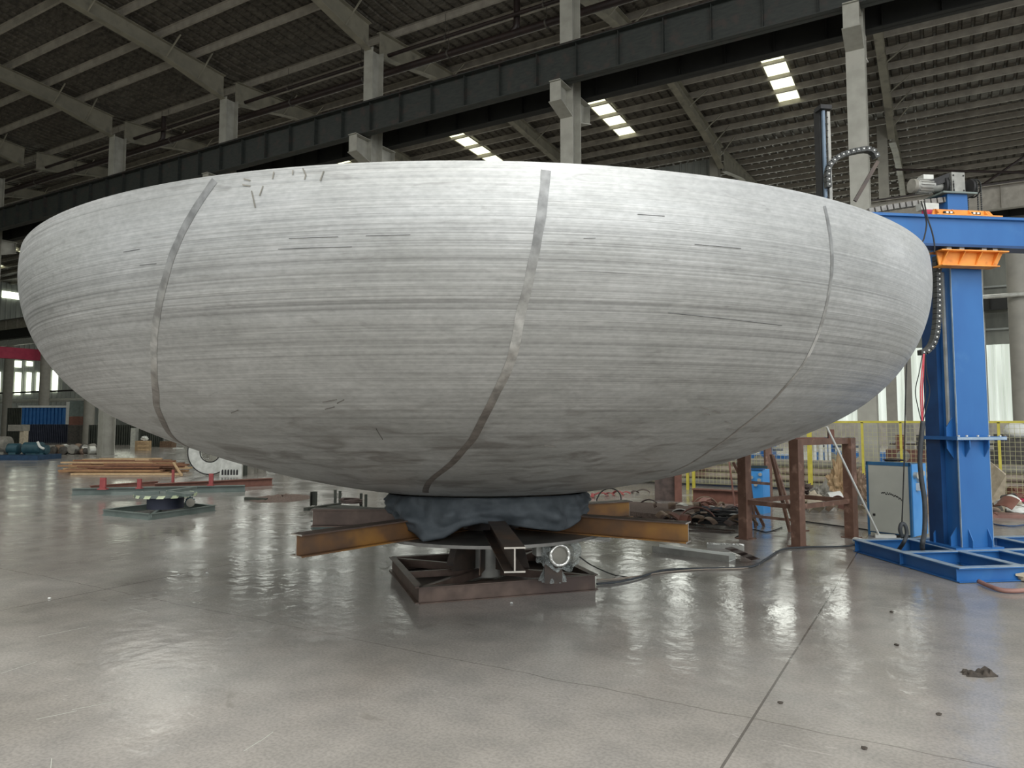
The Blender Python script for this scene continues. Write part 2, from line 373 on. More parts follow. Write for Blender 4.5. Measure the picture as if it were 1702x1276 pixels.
        if smooth:
            for p in me.polygons: p.use_smooth = True
            if smooth == 'auto':
                try: me.set_sharp_from_angle(angle=math.radians(35))
                except Exception: pass
        me.materials.append(MATS[m] if isinstance(m, str) else m)
        o = bpy.data.objects.new(name, me); COL.objects.link(o); o.location = loc
        if parent is not None: o.parent = parent
        if solid:
            md = o.modifiers.new('solid', 'SOLIDIFY'); md.thickness = solid; md.offset = 0
        if label: o['label'] = label
        return o
def tag(o, label, cat, group=None):
    o['label'] = label; o['category'] = cat
    if group: o['group'] = group
    return o
def thing(name, label, cat, loc, group=None):
    o = bpy.data.objects.new(name, None); o.empty_display_size = .2; o.location = Vector(loc); COL.objects.link(o)
    return tag(o, label, cat, group)
def struct(o): o['kind'] = 'structure'; return o
def crv(pts, n=8): # Catmull-Rom through points
    P = [Vector(p) for p in pts]; P = [P[0]*2-P[1]]+P+[P[-1]*2-P[-2]]; out = []
    for i in range(1, len(P)-2):
        for k in range(n):
            t = k/n; a, b_, c, d = P[i-1], P[i], P[i+1], P[i+2]
            out.append(.5*((2*b_)+(c-a)*t+(2*a-5*b_+4*c-d)*t*t+(3*b_-a-3*c+d)*t**3))
    out.append(P[-2]); return out

# ================================================================ THE HALL
XL, XR = -84.0, 14.0            # hall extent along the crane runways
Y0, Y1, Y2, Y3 = -9.0, 19.6, 38.0, 56.6
GRID = [-1.5-7.92*k for k in range(11)]   # column grid, from the right
def roof_z(y):
    if y <= Y1: return 15.95+.085*(Y1-y)
    if y <= 28.8: return 15.95+.07*(y-Y1)
    if y <= Y2: return 15.95+.07*(Y2-y)
    if y <= 47.3: return 15.95+.06*(y-Y2)
    return 15.95+.06*(Y3-y)

b = MB().add([(-140, -60, 0), (60, -60, 0), (60, 90, 0), (-140, 90, 0)], [(0, 1, 2, 3)])
fl = struct(b.build('floor', 'floor', origin=(0, 0, 0)))

def sheet(name, x0, x1, pts, pitch, depth, m, axis='X'): # ribbed sheet; pts = outline across the ribs, ribs repeat along x (or y)
    b = MB(); n = int((x1-x0)/pitch); prof = []
    for i in range(n):
        x = x0+i*pitch; prof += [(x, 0), (x+pitch*.62, 0), (x+pitch*.72, 1), (x+pitch*.9, 1)]
    prof.append((x1, 0)); k = len(prof)
    for (p, q, nrm) in pts: # p=(a,z) start, q end, normal dir (da,dz)
        k0 = len(b.v)
        for (x, h) in prof:
            for e in (p, q):
                a = e[0]+nrm[0]*h*depth; z = e[1]+nrm[1]*h*depth
                b.v.append(Vector((x, a, z)) if axis == 'X' else Vector((a, x, z)))
        for i in range(k-1): b.f.append((k0+2*i, k0+2*i+1, k0+2*i+3, k0+2*i+2))
    return b.build(name, m, origin=((x0+x1)/2, pts[0][0][0], 0) if axis == 'X' else (pts[0][0][0], (x0+x1)/2, 0))
ys = [Y0, Y1, 28.8, Y2, 47.3, Y3+.2]
struct(sheet('ceiling', XL, XR, [((ys[i], roof_z(ys[i])+.2), (ys[i+1], roof_z(ys[i+1])+.2), (0, 1)) for i in range(5)], .42, .07, 'roof_sheet'))
# far wall: plinth, sheet with a translucent band on the right, cladding above
struct(MB().box(((XL+XR)/2, Y3+.15, .8), (XR-XL, .25, 1.6)).build('trim_1', 'wall_plinth'))
wall = sheet('wall_back', XL, XR, [((Y3+.2, 6.6), (Y3+.2, 16.1), (0, 0))], .5, .05, 'wall_sheet_dark'); struct(wall)
low = sheet('wall_back', XL, -12.0, [((Y3+.2, 1.6), (Y3+.2, 6.6), (-1, 0))], .5, .06, 'wall_sheet'); struct(low)
pane = sheet('window_1', -12.0, XR, [((Y3+.2, 1.65), (Y3+.2, 6.6), (-1, 0))], .45, .06, 'daylight_wall_pane'); struct(pane)
def band_pattern():
    nt = MATS['daylight_wall_pane'].node_tree; b = nt.nodes['Principled BSDF']; tc = nt.nodes.new('ShaderNodeTexCoord'); mp = nt.nodes.new('ShaderNodeMapping')
    mp.inputs['Scale'].default_value = (2.6, 0, .12); n = nt.nodes.new('ShaderNodeTexNoise'); n.inputs['Scale'].default_value = 1.0; n.inputs['Detail'].default_value = 3
    r = nt.nodes.new('ShaderNodeValToRGB'); r.color_ramp.elements[0].position = .36; r.color_ramp.elements[1].position = .6
    r.color_ramp.elements[0].color = rgb('#a9b5b1'); r.color_ramp.elements[1].color = rgb('#e8f3ef')
    for a, c in ((tc.outputs['Object'], mp.inputs[0]), (mp.outputs[0], n.inputs['Vector']), (n.outputs['Fac'], r.inputs[0]), (r.outputs[0], b.inputs['Emission Color'])): nt.links.new(a, c)
    b.inputs['Emission Strength'].default_value = .62
band_pattern()
k = 2
for i in range(21): # tall lights high in the far wall
    x = -2.5-3.9*i
    w = MB().box((x, Y3+.12, 12.3), (1.15, .05, 3.6)); struct(w.build('window_%d' % k, 'high_pane')); k += 1
# left end wall with its tall lights
struct(sheet('wall_left', Y0, Y3, [((XL, 0), (XL, 17.6), (1, 0))], .5, .06, 'wall_sheet', axis='Y'))
for x0, x1, y0, y1 in ((24.5, 36, 600, 610), (24, 35.5, 619, 656), (44, 54.5, 601, 608), (43, 52.5, 619, 654), (86, 97, 616, 651), (-2, 1.5, 618, 655), (-12, -5, 618, 655), (3, 33, 487, 494), (17, 42, 539, 543), (60, 66, 619, 650), (130, 160, 610, 648), (180, 230, 600, 648)):
    a = XP(x0, y1, XL+.15); c = XP(x1, y0, XL+.15)
    struct(MB().box((XL+.15, (a.y+c.y)/2, (a.z+c.z)/2), (.06, c.y-a.y, c.z-a.z)).build('window_%d' % k, 'daylight_pane')); k += 1
# rear wall behind the viewer stands open (big doorway): only its header
struct(MB().box((-35, Y0, 13.5), (98, .25, 9.5)).build('wall_front', 'wall_sheet'))
struct(MB().box((-55, Y0, 4.4), (58, .25, 8.8)).build('wall_front', 'wall_sheet'))
for i, x in enumerate(range(-78, -28, 6)):
    struct(MB().box((x, Y0+.16, 7.0), (3.2, .06, 3.0)).build('window_%d' % k, 'daylight_pane')); k += 1

# skylights: translucent strips let into the roof between the frames
def skylight(x, ya, yb, n, w=.95):
    t = thing('skylight', '', 'skylight', (x, (ya+yb)/2, roof_z((ya+yb)/2)+.1))
    bd = MB(); L = (yb-ya)
    z = lambda y: roof_z(y)+.185
    p = MB().add([(x-w/2, ya, z(ya)), (x+w/2, ya, z(ya)), (x+w/2, yb, z(yb)), (x-w/2, yb, z(yb))], [(0, 1, 2, 3)])
    p.build('pane', 'skylight_pane', t)
    for s in (-1, 1): bd.bar((x+s*w/2, ya, z(ya)-.01), (x+s*w/2, yb, z(yb)-.01), .04, .05)
    bd.build('frame', 'purlin_steel', t); return t
SKX = [(a+b2)/2 for a, b2 in zip(GRID[:-1], GRID[1:])]
for i, x in enumerate(SKX):
    t = skylight(x, 27.7, 35.0, 4)
    names = ['nearest the tall grey column on the right', 'just right of the middle grey column', 'above the centre of the steel bowl']
    if i < 3: t['label'] = 'bright roof light strip of pale panes, ' + names[i]
    elif i == 3: t['label'] = 'bright roof light strip barely showing over the bowl rim, left of the bowl centre'
    else: t['label'] = 'bright roof light strips far off in the roof at the left edge'; t['group'] = 'far roof lights at the left'
# purlins
pur = None; ny = 0
def purlin(y, lab, grp):
    z = roof_z(y)+.08
    b = MB(); b.bar((XL, y, z), (XR, y, z), .012, .24); b.bar((XL, y+.04, z-.115), (XR, y+.04, z-.115), .085, .012); b.bar((XL, y-.04, z+.115), (XR, y-.04, z+.115), .085, .012)
    return tag(b.build('roof_purlin', 'purlin_steel'), lab, 'purlin', grp)
y = 1.3
while y < Y1-.3:
    purlin(y, 'long grey purlin under the dark sheeting of the roof bay at upper left', 'purlins of the near roof bay'); y += 1.5
y = Y1+.9
while y < Y2-.2:
    purlin(y, 'long grey purlin under the sheeting behind the dark crane beams', 'purlins of the middle roof bay'); y += 1.28
y = Y2+.7
while y < Y3:
    purlin(y, 'long grey purlin in the farthest roof bay at upper right', 'purlins of the far roof bay'); y += 1.35

# rafters
def rafter(x, stops, label, braces, depth=.62, group=None):
    # stops: list of (y, depth)
    t = thing('roof_rafter', label, 'rafter', (x, (stops[0][0]+stops[-1][0])/2, 15), group)
    top = [(x, y, roof_z(y)-.05) for y, d in stops]; bot = [(x, y, roof_z(y)-.05-d) for y, d in stops]
    w = MB().prism([(x-.006, p[1], p[2]) for p in top]+[(x-.006, p[1], p[2]) for p in bot[::-1]], (.012, 0, 0))
    w.build('web', 'roof_steel', t)
    for nm, P in (('flange', top), ('flange', bot)):
        f = MB()
        for i in range(len(P)-1): f.bar(P[i], P[i+1], .30, .02)
        f.build(nm, 'roof_steel', t)
    for (y, s) in braces:
        q = None
        d = [(a, c) for a, c in zip(bot[:-1], bot[1:]) if a[1] <= y <= c[1]][0]
        f0 = (y-d[0][1])/(d[1][1]-d[0][1]); z = d[0][2]+f0*(d[1][2]-d[0][2])
        MB().bar((x+s*.1, y, z), (x+s*.95, y+.02, roof_z(y)+.02), .045, .045).build('fly_brace', 'roof_steel', t)
    return t
nm1 = ['above the rightmost near column', 'meeting the middle grey column', 'meeting the near column left of centre', 'meeting the third near column from the left', 'running down to the second column from the left', 'at the far upper left corner']
for i, x in enumerate(GRID[:7]):
    rafter(x, [(-2, .75), (13, .55), (16.5, .6), (Y1-.3, .95)], 'grey roof rafter of the near bay, '+(nm1[i] if i < 6 else 'beyond the left corner'), [(y, s) for y in (10.6, 13.6, 16.6, 18.0) for s in (1,)])
nm2 = ['behind the rightmost grey column, seen steeply', 'between the two brightest roof lights', 'right of the roof light over the bowl centre', 'behind the column left of centre', 'behind the third column from the left', 'behind the second column from the left', 'behind the leftmost columns']
for i, x in enumerate(GRID[:7]):
    rafter(x, [(Y1+.3, .95), (23.0, .6), (28.8, .5), (34.5, .6), (Y2-.25, 1.1)], 'grey roof rafter of the middle bay, '+nm2[i], [(y, 1) for y in (22.4, 24.0, 26.6, 29.2, 31.7, 34.2, 35.6, 36.8)])
for i, x in enumerate(GRID[:7]):
    rafter(x, [(Y2+.25, 1.1), (42, .6), (47.3, .5), (53, .6), (Y3-.1, 1.0)], 'grey rafter of the farthest roof bay', [], group='rafters of the farthest bay')

# columns
def column(x, y, h, label, m='column_paint', fw=.42, web=.56, corbel=True, group=None, z0=0.0, near=False):
    t = thing('steel_column', label, 'column', (x, y, z0), group)
    b = MB(); b.box((x, y-web/2, (h+z0)/2), (fw, .022, h-z0)); b.box((x, y+web/2, (h+z0)/2), (fw, .022, h-z0)); b.box((x, y, (h+z0)/2), (.014, web, h-z0))
    b.build('shaft', m, t)
    MB().box((x, y, .02), (fw+.2, web+.2, .04)).build('base_plate', m, t)
    if corbel:
        for s in (-1, 1):
            y0 = y+s*web/2; c = MB()
            c.prism([(x-.008, y0, 11.58), (x-.008, y0+s*.75, 11.58), (x-.008, y0+s*.75, 10.98), (x-.008, y0, 10.75)], (.016, 0, 0))
            c.bar((x, y0, 11.6), (x, y0+s*.8, 11.6), .36, .024); c.bar((x, y0, 10.76), (x, y0+s*.78, 10.99), .42, .022); c.bar((x, y0+s*.74, 10.98), (x, y0+s*.74, 11.58), .36, .014, up=(0, 1, 0))
            c.build('corbel', m, t)
    return t
cl1 = ['bright grey steel column at right, rising behind the bowl rim beside the cable chain', 'grey steel column right of centre, topped by its crane bracket', 'grey steel column left of centre, crossing behind the dark crane beam', 'short-looking grey column above the crane beam, third from the left', 'grey column whose round-shouldered foot shows beside the timber pile', 'grey column at the very left edge, reaching down past the red crane girder']
xs1 = GRID[:5]+[-44.5]
for i, x in enumerate(xs1):
    column(x, Y1, roof_z(Y1)-.9, cl1[i] if i < 6 else '')
cl2 = ['brown-grey column just right of the bright grey column, under a steep rafter', 'short grey column stub seen over the bowl rim right of centre']
for i, x in enumerate(GRID[:8]):
    lab = cl2[i] if i < 1 else 'grey column of the second row, hidden low by the steel bowl'
    column(x-.4, Y2, roof_z(Y2)-.4, lab, 'column_far_paint', group=None if i < 1 else 'second row columns behind the bowl')
tag(MB().cyl((1.97, 24.0, 0), (1.97, 24.0, 6.9), .26, 24).build('round_column', 'column_far_paint', smooth='auto'), 'broad grey column at the right edge beyond the blue mast', 'column')
column(-0.95, 30.0, 7.0, 'slim grey post against the pale wall between bowl and blue mast', 'column_far_paint', .22, .2, False)
column(2.55, Y3-.4, 15, 'thin grey wall post behind the blue mast', 'column_far_paint', .4, .3, False)
for (px, py, X, lab) in ((70, 735, -58, 'round grey column in front of the blue curtain at left'), (146, 737, -53, 'round pale grey column right of the blue curtain'), (9, 731, -70, 'round grey column near the left edge of the hall')):
    g = G(px, py); b = MB().cyl((g.x, g.y, 0), (g.x, g.y, 9.2 if px != 146 else 5.0), .36, 20)
    tag(b.build('round_column', 'column_far_paint', smooth='auto'), lab, 'column')

# crane runway beams
def crane_beam(y, ztop, h, m, label, x0=XL, x1=XR, stiff=1.32, side=-1):
    t = thing('crane_beam', label, 'crane beam', ((x0+x1)/2, y, ztop-h))
    b = MB(); b.box(((x0+x1)/2, y, ztop-h/2), (x1-x0, .014, h)); b.build('web', m, t)
    MB().box(((x0+x1)/2, y, ztop-.012), (x1-x0, .42, .026)).build('flange', m, t)
    MB().box(((x0+x1)/2, y, ztop-h+.012), (x1-x0, .34, .024)).build('flange', m, t)
    s = MB(); x = x1-.4
    while x > x0: s.box((x, y, ztop-h/2), (.012, .30, h-.06)); x -= stiff
    st = s.build('stiffeners', m, t); 
    MB().box(((x0+x1)/2, y, ztop+.07), (x1-x0, .07, .13)).build('rail', 'pipe_brown', t)
    return t
crane_beam(18.9, 12.72, 1.08, 'crane_green', 'dark green-grey crane runway beam with web stiffeners crossing the whole upper picture')
crane_beam(20.35, 12.72, 1.08, 'crane_black', 'black crane runway beam just behind and below the stiffened green-grey one')
crane_beam(37.2, 11.75, 1.05, 'crane_light', 'light grey crane runway beam seen at right behind the chain drive', stiff=2.2)
crane_beam(38.9, 11.75, 1.05, 'crane_black', 'dark far crane runway beam behind the light grey one')
crane_beam(55.4, 9.6, .9, 'crane_black', 'dark crane beam along the far wall right of the blue mast')
# pipes below the roof
def pipe_run(y, z, r, label, drops=()):
    t = thing('roof_pipe', label, 'pipe', ((XL+XR)/2, y, z))
    MB().tube([(XL, y, z), (XR, y, z)], r, 12).build('pipe', 'pipe_brown', t, smooth='auto')
    for x in drops:
        MB().tube(crv([(x, y, z+2.0), (x, y, z+.5), (x-.06, y, z+.18), (x-.3, y, z+.03), (x-.7, y, z)], 5), r*.85, 12).build('elbow', 'pipe_brown', t, smooth=True)
    h = MB(); x = XR-1
    while x > XL:
        h.bar((x, y, z), (x, y, roof_z(y)+.1), .012, .012); h.tube([(x-.03, y, z), (x+.03, y, z)], r*1.25, 10); x -= 3.96
    h.build('hanger', 'machine_dark', t); return t
pipe_run(20.6, 14.72, .13, 'thick brown-black pipe slung under the roof above the crane beam', (-31.2, -11.9))
pipe_run(20.4, 15.25, .07, 'thin brown pipe running just above the thick dark pipe')
# girts, cross rods
for zz in (7.6, 8.9, 10.4):
    b = MB().bar((-12, Y3+.05, zz), (XR, Y3+.05, zz), .06, .12); tag(b.build('wall_girt', 'wall_sheet'), 'thin pale girt rail crossing the dark cladding at right', 'girt', 'girts on the far wall')
p = MB().tube([(.9, 23.6, 5.0), (6.5, 23.6, 5.0)], .06, 10); tag(p.build('wall_pipe', 'galv', smooth='auto'), 'pale pipe crossing in front of the broad column at the right edge', 'pipe')
for (a, c, lab) in (((-1.5, 37.6, 13.3), (5.8, 37.9, 11.9), 'thin dark brace rod falling right from the steep rafter'), ((1.0, 38.6, 11.6), (6.5, 38.9, 15.2), 'thin dark brace rod rising to the right edge')):
    tag(MB().tube([a, c], .055, 8).build('brace_rod', 'pipe_brown'), lab, 'brace')
# pale cladding over the far column row, seen between bowl and rafter
f = sheet('clad', -17.0, -9.8, [((Y2+.45, 13.6), (Y2+.45, 15.7), (-1, 0))], .35, .05, 'wall_sheet')
f.name = 'fascia_panel'; tag(f, 'pale ribbed cladding panel glimpsed between bowl rim and roof rafter', 'cladding')

# ================================================================ THE DISHED HEAD
AX = Vector((-4.121, 6.468, 0)); RR, RC, RK, UP, EE, ZR = 4.11, 6.757, 1.559, .188, .826, 2.826
TX, TY = .010, -.016
def profile(n1=26, n2=40):
    cx = RR-RK; L = math.sqrt((RC-RK)**2-cx**2); a = math.atan2(cx, L); out = []
    t0 = math.asin(UP/RK); t1 = -(math.pi/2-a)
    for i in range(n1+1):
        t = t0+(t1-t0)*i/n1; out.append((cx+RK*math.cos(t), RK*math.sin(t)*EE))
    for i in range(1, n2+1):
        s_ = a*(1-i/n2); out.append((max(RC*math.sin(s_), .002), (L-RC*math.cos(s_))*EE))
    z0 = out[0][1]; return [(r, z-z0+ZR) for r, z in out]
PROF = profile(); ZB = PROF[-1][1]
def tiltz(px, py): return TX*px+TY*py
def dish_z(px, py):
    r = math.hypot(px, py)
    for (r0, z0), (r1, z1) in zip(PROF[::-1][:-1], PROF[::-1][1:]):
        if r0 <= r <= r1 and r1 > r0: return z0+(z1-z0)*(r-r0)/(r1-r0)+tiltz(px, py)
    return None
t = thing('dished_head', 'giant shallow stainless steel bowl with ground rings, balanced on a welding turntable', 'steel bowl', (AX.x, AX.y, ZB))
def shell(prof, N=288):
    b = MB()
    for r, z in prof:
        for j in range(N):
            a = 2*math.pi*j/N; x, y_ = r*math.cos(a), r*math.sin(a)
            b.v.append(Vector((AX.x+x, AX.y+y_, z+tiltz(x, y_))))
    for i in range(len(prof)-1):
        for j in range(N):
            j2 = (j+1) % N; b.f.append((i*N+j, i*N+j2, (i+1)*N+j2, (i+1)*N+j))
    return b
inner = [(max(r-.03*(.4 if i > 40 else 1), .002), z+.03*(1 if i > 24 else .3) if i else z) for i, (r, z) in enumerate(PROF)]
inner[0] = (PROF[0][0]-.03, PROF[0][1])
sh = shell(inner[::-1]+PROF).build('shell', 'dish', t, smooth='auto')
# weld seams: flat beads following the shell; (height, azimuth) pairs per seam
def ring_r(z):
    for (r0, z0), (r1, z1) in zip(PROF[:-1], PROF[1:]):
        if z1 <= z <= z0: return r0+(r1-r0)*(z0-z)/(z0-z1+1e-9)
    return PROF[0][0] if z > PROF[0][1] else PROF[-1][0]
def seam(rows, w, label, m='weld'):
    b = MB(); n = 70; P = []
    for i in range(n+1):
        z = rows[0][0]+(rows[-1][0]-rows[0][0])*i/n
        for (a, p), (c, q) in zip(rows[:-1], rows[1:]):
            if c <= z+1e-6 <= a+1e-5:
                f_ = (a-z)/(a-c); f_ = min(max(f_, 0), 1); az = p+(q-p)*f_; break
        P.append((az, z))
    def pt(az, z, off, lift):
        x0, y0 = math.cos(az), math.sin(az); zz = z
        for _ in range(3):
            r = ring_r(zz); zz = z-tiltz(r*x0, r*y0)
        r = ring_r(zz); q = Vector((r*x0, r*y0, z)); rr0 = ring_r(zz+.01); rr1 = ring_r(zz-.01)
        nr = Vector((x0*.02, y0*.02, rr1-rr0)).normalized()
        return q, nr
    # smooth azimuths
    A = [p[0] for p in P]
    for _ in range(6): A = [A[0]]+[(A[i-1]+A[i]*2+A[i+1])/4 for i in range(1, n)]+[A[-1]]
    C = [pt(a, z, 0, 0) for a, (_, z) in zip(A, P)]
    for i, (q, nr) in enumerate(C):
        d = (C[min(i+1, n)][0]-C[max(i-1, 0)][0]).normalized(); side = d.cross(nr).normalized()
        for o, l in ((-.5, .0015), (-.17, .0035), (.17, .0035), (.5, .0015)):
            sg = side*o*w*(1+.22*noise.noise(Vector((i*.25, o*3, w*40))))
            # keep the edge on the shell: fall back along the normal by the sagitta
            b.v.append(Vector((AX.x, AX.y, 0))+q+sg+nr*l)
    for i in range(n):
        for j in range(3): b.f.append((i*4+j, i*4+j+1, (i+1)*4+j+1, (i+1)*4+j))
    o = b.build('weld_seam', m, t, smooth=True, origin=(AX.x, AX.y, ZB)); o['label'] = label
SE = [[(2.445, -3.275, 2.86), (2.43, -3.3, 2.62), (2.37, -3.28, 2.39), (2.27, -3.22, 2.16), (2.14, -3.09, 1.92), (1.95, -2.96, 1.74), (1.59, -2.62, 1.49), (1.17, -2.28, 1.29), (.49, -1.65, 1.04), (.36, -1.53, 1.0)],
      [(.86, -4.02, 2.87), (.69, -4.05, 2.66), (.55, -4.04, 2.48), (.41, -4.0, 2.3), (.27, -3.94, 2.15), (.07, -3.8, 1.96), (-.17, -3.63, 1.79), (-.59, -3.3, 1.6), (-1.03, -2.94, 1.48), (-1.45, -2.6, 1.38)],
      [(3.58, -1.99, 2.84), (3.61, -1.97, 2.71), (3.61, -1.91, 2.51), (3.57, -1.85, 2.31), (3.5, -1.76, 2.11), (3.4, -1.67, 1.94), (3.26, -1.6, 1.79), (2.98, -1.38, 1.58), (2.63, -1.02, 1.38), (2.2, -.55, 1.18)]]
for S, w, lb in zip(SE, (.050, .046, .026), ('broad weld seam right of the bowl centre, white in its middle', 'weld seam at the left of the bowl, dark near the rim', 'thin weld seam at the right of the bowl')):
    seam([(z, math.atan2(y, x)) for x, y, z in S], w, lb, 'weld' if w > .03 else 'weld_faint')

def on_bowl(px, py): # where the sight line through a photo pixel meets the outside of the bowl
    d = ray(px, py)/F; k = 2.2
    while k < 12:
        q = _C+d*k; x, y = q.x-AX.x, q.y-AX.y; r = math.hypot(x, y)
        if r < RR:
            z = q.z-tiltz(x, y)
            if PROF[-1][1] < z < PROF[0][1] and r < ring_r(z): return q-d*.006
        k += .004
    return None
def stroke(nm, m, lab, pts, w):
    b = MB(); P = [on_bowl(*p) for p in pts]; P = [p for p in P if p]
    for p, q in zip(P[:-1], P[1:]): b.bar(p, q, .0015, w, up=(0, 0, 1) if abs((q-p).normalized().z) < .7 else (1, 0, 0))
    if b.v: b.build(nm, m, t, label=lab)
for q in (((405, 297), (416, 300)), ((403, 307), (416, 309)), ((437, 309), (431, 325)), ((418, 317), (424, 345)), ((455, 285), (453, 297)), ((503, 279), (508, 290), (506, 298)), ((538, 284), (532, 300)), ((487, 282), (486, 290))): stroke('greasy_mark', 'machine_grey', 'faint dark handwritten smear near the rim at upper left', q, .007)
for q in (((480, 396.5), (520, 394.5), (562, 393.5)), ((608, 391.8), (650, 391), (682, 390)), ((462, 414), (520, 411.5), (585, 410)), ((205, 419), (232, 414)), ((232, 441), (260, 438)), ((1060, 356), (1105, 359)), ((970, 396), (990, 395.5)), ((1155, 406), (1190, 409), (1232, 413)), ((1110, 520), (1180, 527), (1250, 535), (1300, 541))): stroke('score_line', 'chain_black', 'fine dark score line ground around the shell', q, .0022)
for q in (((536, 668), (560, 664)), ((540, 680), (556, 676)), ((384, 686), (396, 681)), ((625, 712), (636, 730)), ((1165, 676), (1178, 679)), ((1168, 687), (1180, 689)), ((1186, 683), (1198, 686)), ((1205, 700), (1216, 703)), ((1208, 712), (1222, 714)), ((905, 740), (925, 742)), ((560, 670), (572, 664))): stroke('dent', 'dent_grey', 'small dark dent in the lower shell', q, .008)

# ================================================================ TURNTABLE UNDER THE BOWL
E1 = Vector((.661, .750, 0)); E2 = Vector((-.750, .661, 0)); TA = Vector((-4.01, 5.22, 0))
def T(a, b_, z=0): return TA+E1*a+E2*b_+Vector((0, 0, z))
TCN = T(.845, .75)
tt = thing('welding_turntable', 'brown steel turntable on a square channel frame carrying the giant bowl', 'turntable', TCN)
ends = [((0, 0), (1.69, 0), -1), ((1.69, 0), (1.69, 1.5), -1), ((1.69, 1.5), (0, 1.5), -1), ((0, 1.5), (0, 0), -1)]
for (p, q, s) in ends:
    b = MB().ibeam(T(*p, .073), T(*q, .073), .07, .145, .009)
    b.build('base_rail', 'mill_steel', tt)
for a, c in ((.03, .03), (1.66, .03), (1.66, 1.47), (.03, 1.47)):
    p = T(a, c, .10); q = TCN+Vector((0, 0, .10)); d = (q-p).normalized()
    MB().bar(p, q-d*.15, .05, .075).build('diagonal_strut', 'mill_steel', tt)
MB().bar(T(.04, .75, .10), TCN+Vector((0, 0, .10))-E1*.15, .04, .06).build('diagonal_strut', 'mill_steel', tt)
MB().box(TCN+Vector((0, 0, .008)), (1.6, 1.42, .012), math.atan2(E1.y, E1.x)).build('pan_plate', 'dark_steel', tt)
MB().cyl(TCN+Vector((0, 0, .05)), TCN+Vector((0, 0, .50)), .15, 32).build('pedestal', 'grey_metal', tt, smooth='auto')
for i in range(8):
    a = math.radians(22+45*i); d = Vector((math.cos(a), math.sin(a), 0)); s = Vector((-d.y, d.x, 0))*.005; c = TCN
    p = [c+d*.145+Vector((0, 0, .13)), c+d*.43+Vector((0, 0, .13)), c+d*.33+Vector((0, 0, .5)), c+d*.145+Vector((0, 0, .5))]
    MB().prism([q-s for q in p], s*2).build('gusset', 'dark_steel', tt)
DC = Vector((-3.98, 6.30, 0))
MB().disc(DC+Vector((0, 0, .515)), 1.17, .028, 72).build('turning_disc', 'disc_steel', tt, smooth='auto', label='dull grey round disc plate')
MB().disc(DC+Vector((0, 0, .543)), .32, .2, 32).build('centre_boss', 'dark_steel', tt, smooth='auto')
arms = [((-4.37, 4.12), 'rust_beam', 'ochre rusty I-beam arm reaching out to the left of the turntable'),
        ((-5.50, 5.40), 'mill_steel', 'brown rusty I-beam arm behind the ochre one at the left'),
        ((-1.93, 6.33), 'rust_beam', 'long rusty I-beam arm reaching out to the right of the turntable'),
        ((-3.02, 7.72), 'rust_beam', 'short-looking rusty I-beam arm behind the long right-hand one'),
        ((-2.60, 4.47), 'dark_steel', 'dark I-beam arm pointing at the viewer, its H-shaped end face showing'),
        ((-4.9, 8.2), 'dark_steel', 'dark I-beam arm behind the turntable pedestal')]
for (x, y), m, lab in arms:
    p1 = Vector((x, y, .633)); c = Vector((DC.x, DC.y, .633)); d = (p1-c).normalized()
    p0 = c+d*.36
    t = thing('i_beam', lab, 'steel beam', ((p0+p1)/2).xy.to_3d()+Vector((0, 0, .545)))
    b = MB(); b.bar(p0, p1, .15, .011, oh=-.082); b.bar(p0, p1, .009, .155); b.build('web', m, t)
    MB().bar(p0, p1, .15, .011, oh=.083).build('top_flange', 'mill_steel' if m == 'rust_beam' else m, t)
    e = MB(); q = p1+d*.002
    e.bar(p1, q, .15, .012, oh=.083); e.bar(p1, q, .15, .012, oh=-.082); e.bar(p1, q, .011, .155); e.build('cut_end', 'steel_edge', t)
# support pad and tarpaulin between the arms and the bowl
CR = Vector((math.cos(YAW), math.sin(YAW), 0)); CF = Vector((-math.sin(YAW), math.cos(YAW), 0))
b = MB().disc(DC+Vector((0, 0, .745)), .5, .062, 48); tag(b.build('support_pad', 'black', smooth='auto'), 'dark round pad hidden in the tarpaulin under the bowl', 'pad')
K = [(-190, .735, 1.0), (-170, .72, .98), (-150, .70, .98), (-138, .655, 1.02), (-125, .60, 1.06), (-118, .552, 1.08), (-110, .575, 1.02), (-102, .665, .92), (-92, .70, .90), (-80, .69, .93), (-66, .655, .98), (-52, .615, 1.05), (-44, .625, 1.06), (-32, .68, 1.02), (-15, .73, 1.0), (10, .745, .96), (60, .75, .9), (120, .75, .9), (150, .745, .95), (170, .735, 1.0)]
def kint(a):
    for (a0, z0, r0), (a1, z1, r1) in zip(K[:-1], K[1:]):
        if a0 <= a <= a1:
            f_ = (a-a0)/(a1-a0); return z0+(z1-z0)*f_, r0+(r1-r0)*f_
    return K[-1][1:]
def tarp_fn(u, v):
    a = -190+360*u; zb, rb = kint(a); ar = math.radians(a)
    top_r = .98+.02*math.sin(ar*5); d = CR*math.cos(ar)+CF*math.sin(ar)
    p0 = DC+d*top_r; ztop = dish_z(p0.x-AX.x, p0.y-AX.y)-.012
    w = noise.noise(Vector((math.cos(ar)*5, math.sin(ar)*5, v*2.5)))*.10*math.sin(math.pi*min(v, .999))
    fold = .05*v*noise.noise(Vector((ar*6, v*1.5, 4)))+.03*abs(noise.noise(Vector((ar*9, v*4, 8))))
    r = top_r+(rb-top_r)*v+w+fold+.04*math.sin(math.pi*v); z = ztop+(zb-ztop)*(v**.9)
    z = min(z, ztop)
    q = DC+d*r; return (q.x, q.y, z)
b = MB().grid(220, 16, tarp_fn); tag(b.build('tarpaulin', 'tarp', smooth=True, solid=.006), 'crumpled slate-grey tarpaulin tucked between the bowl and the turntable arms', 'tarpaulin')
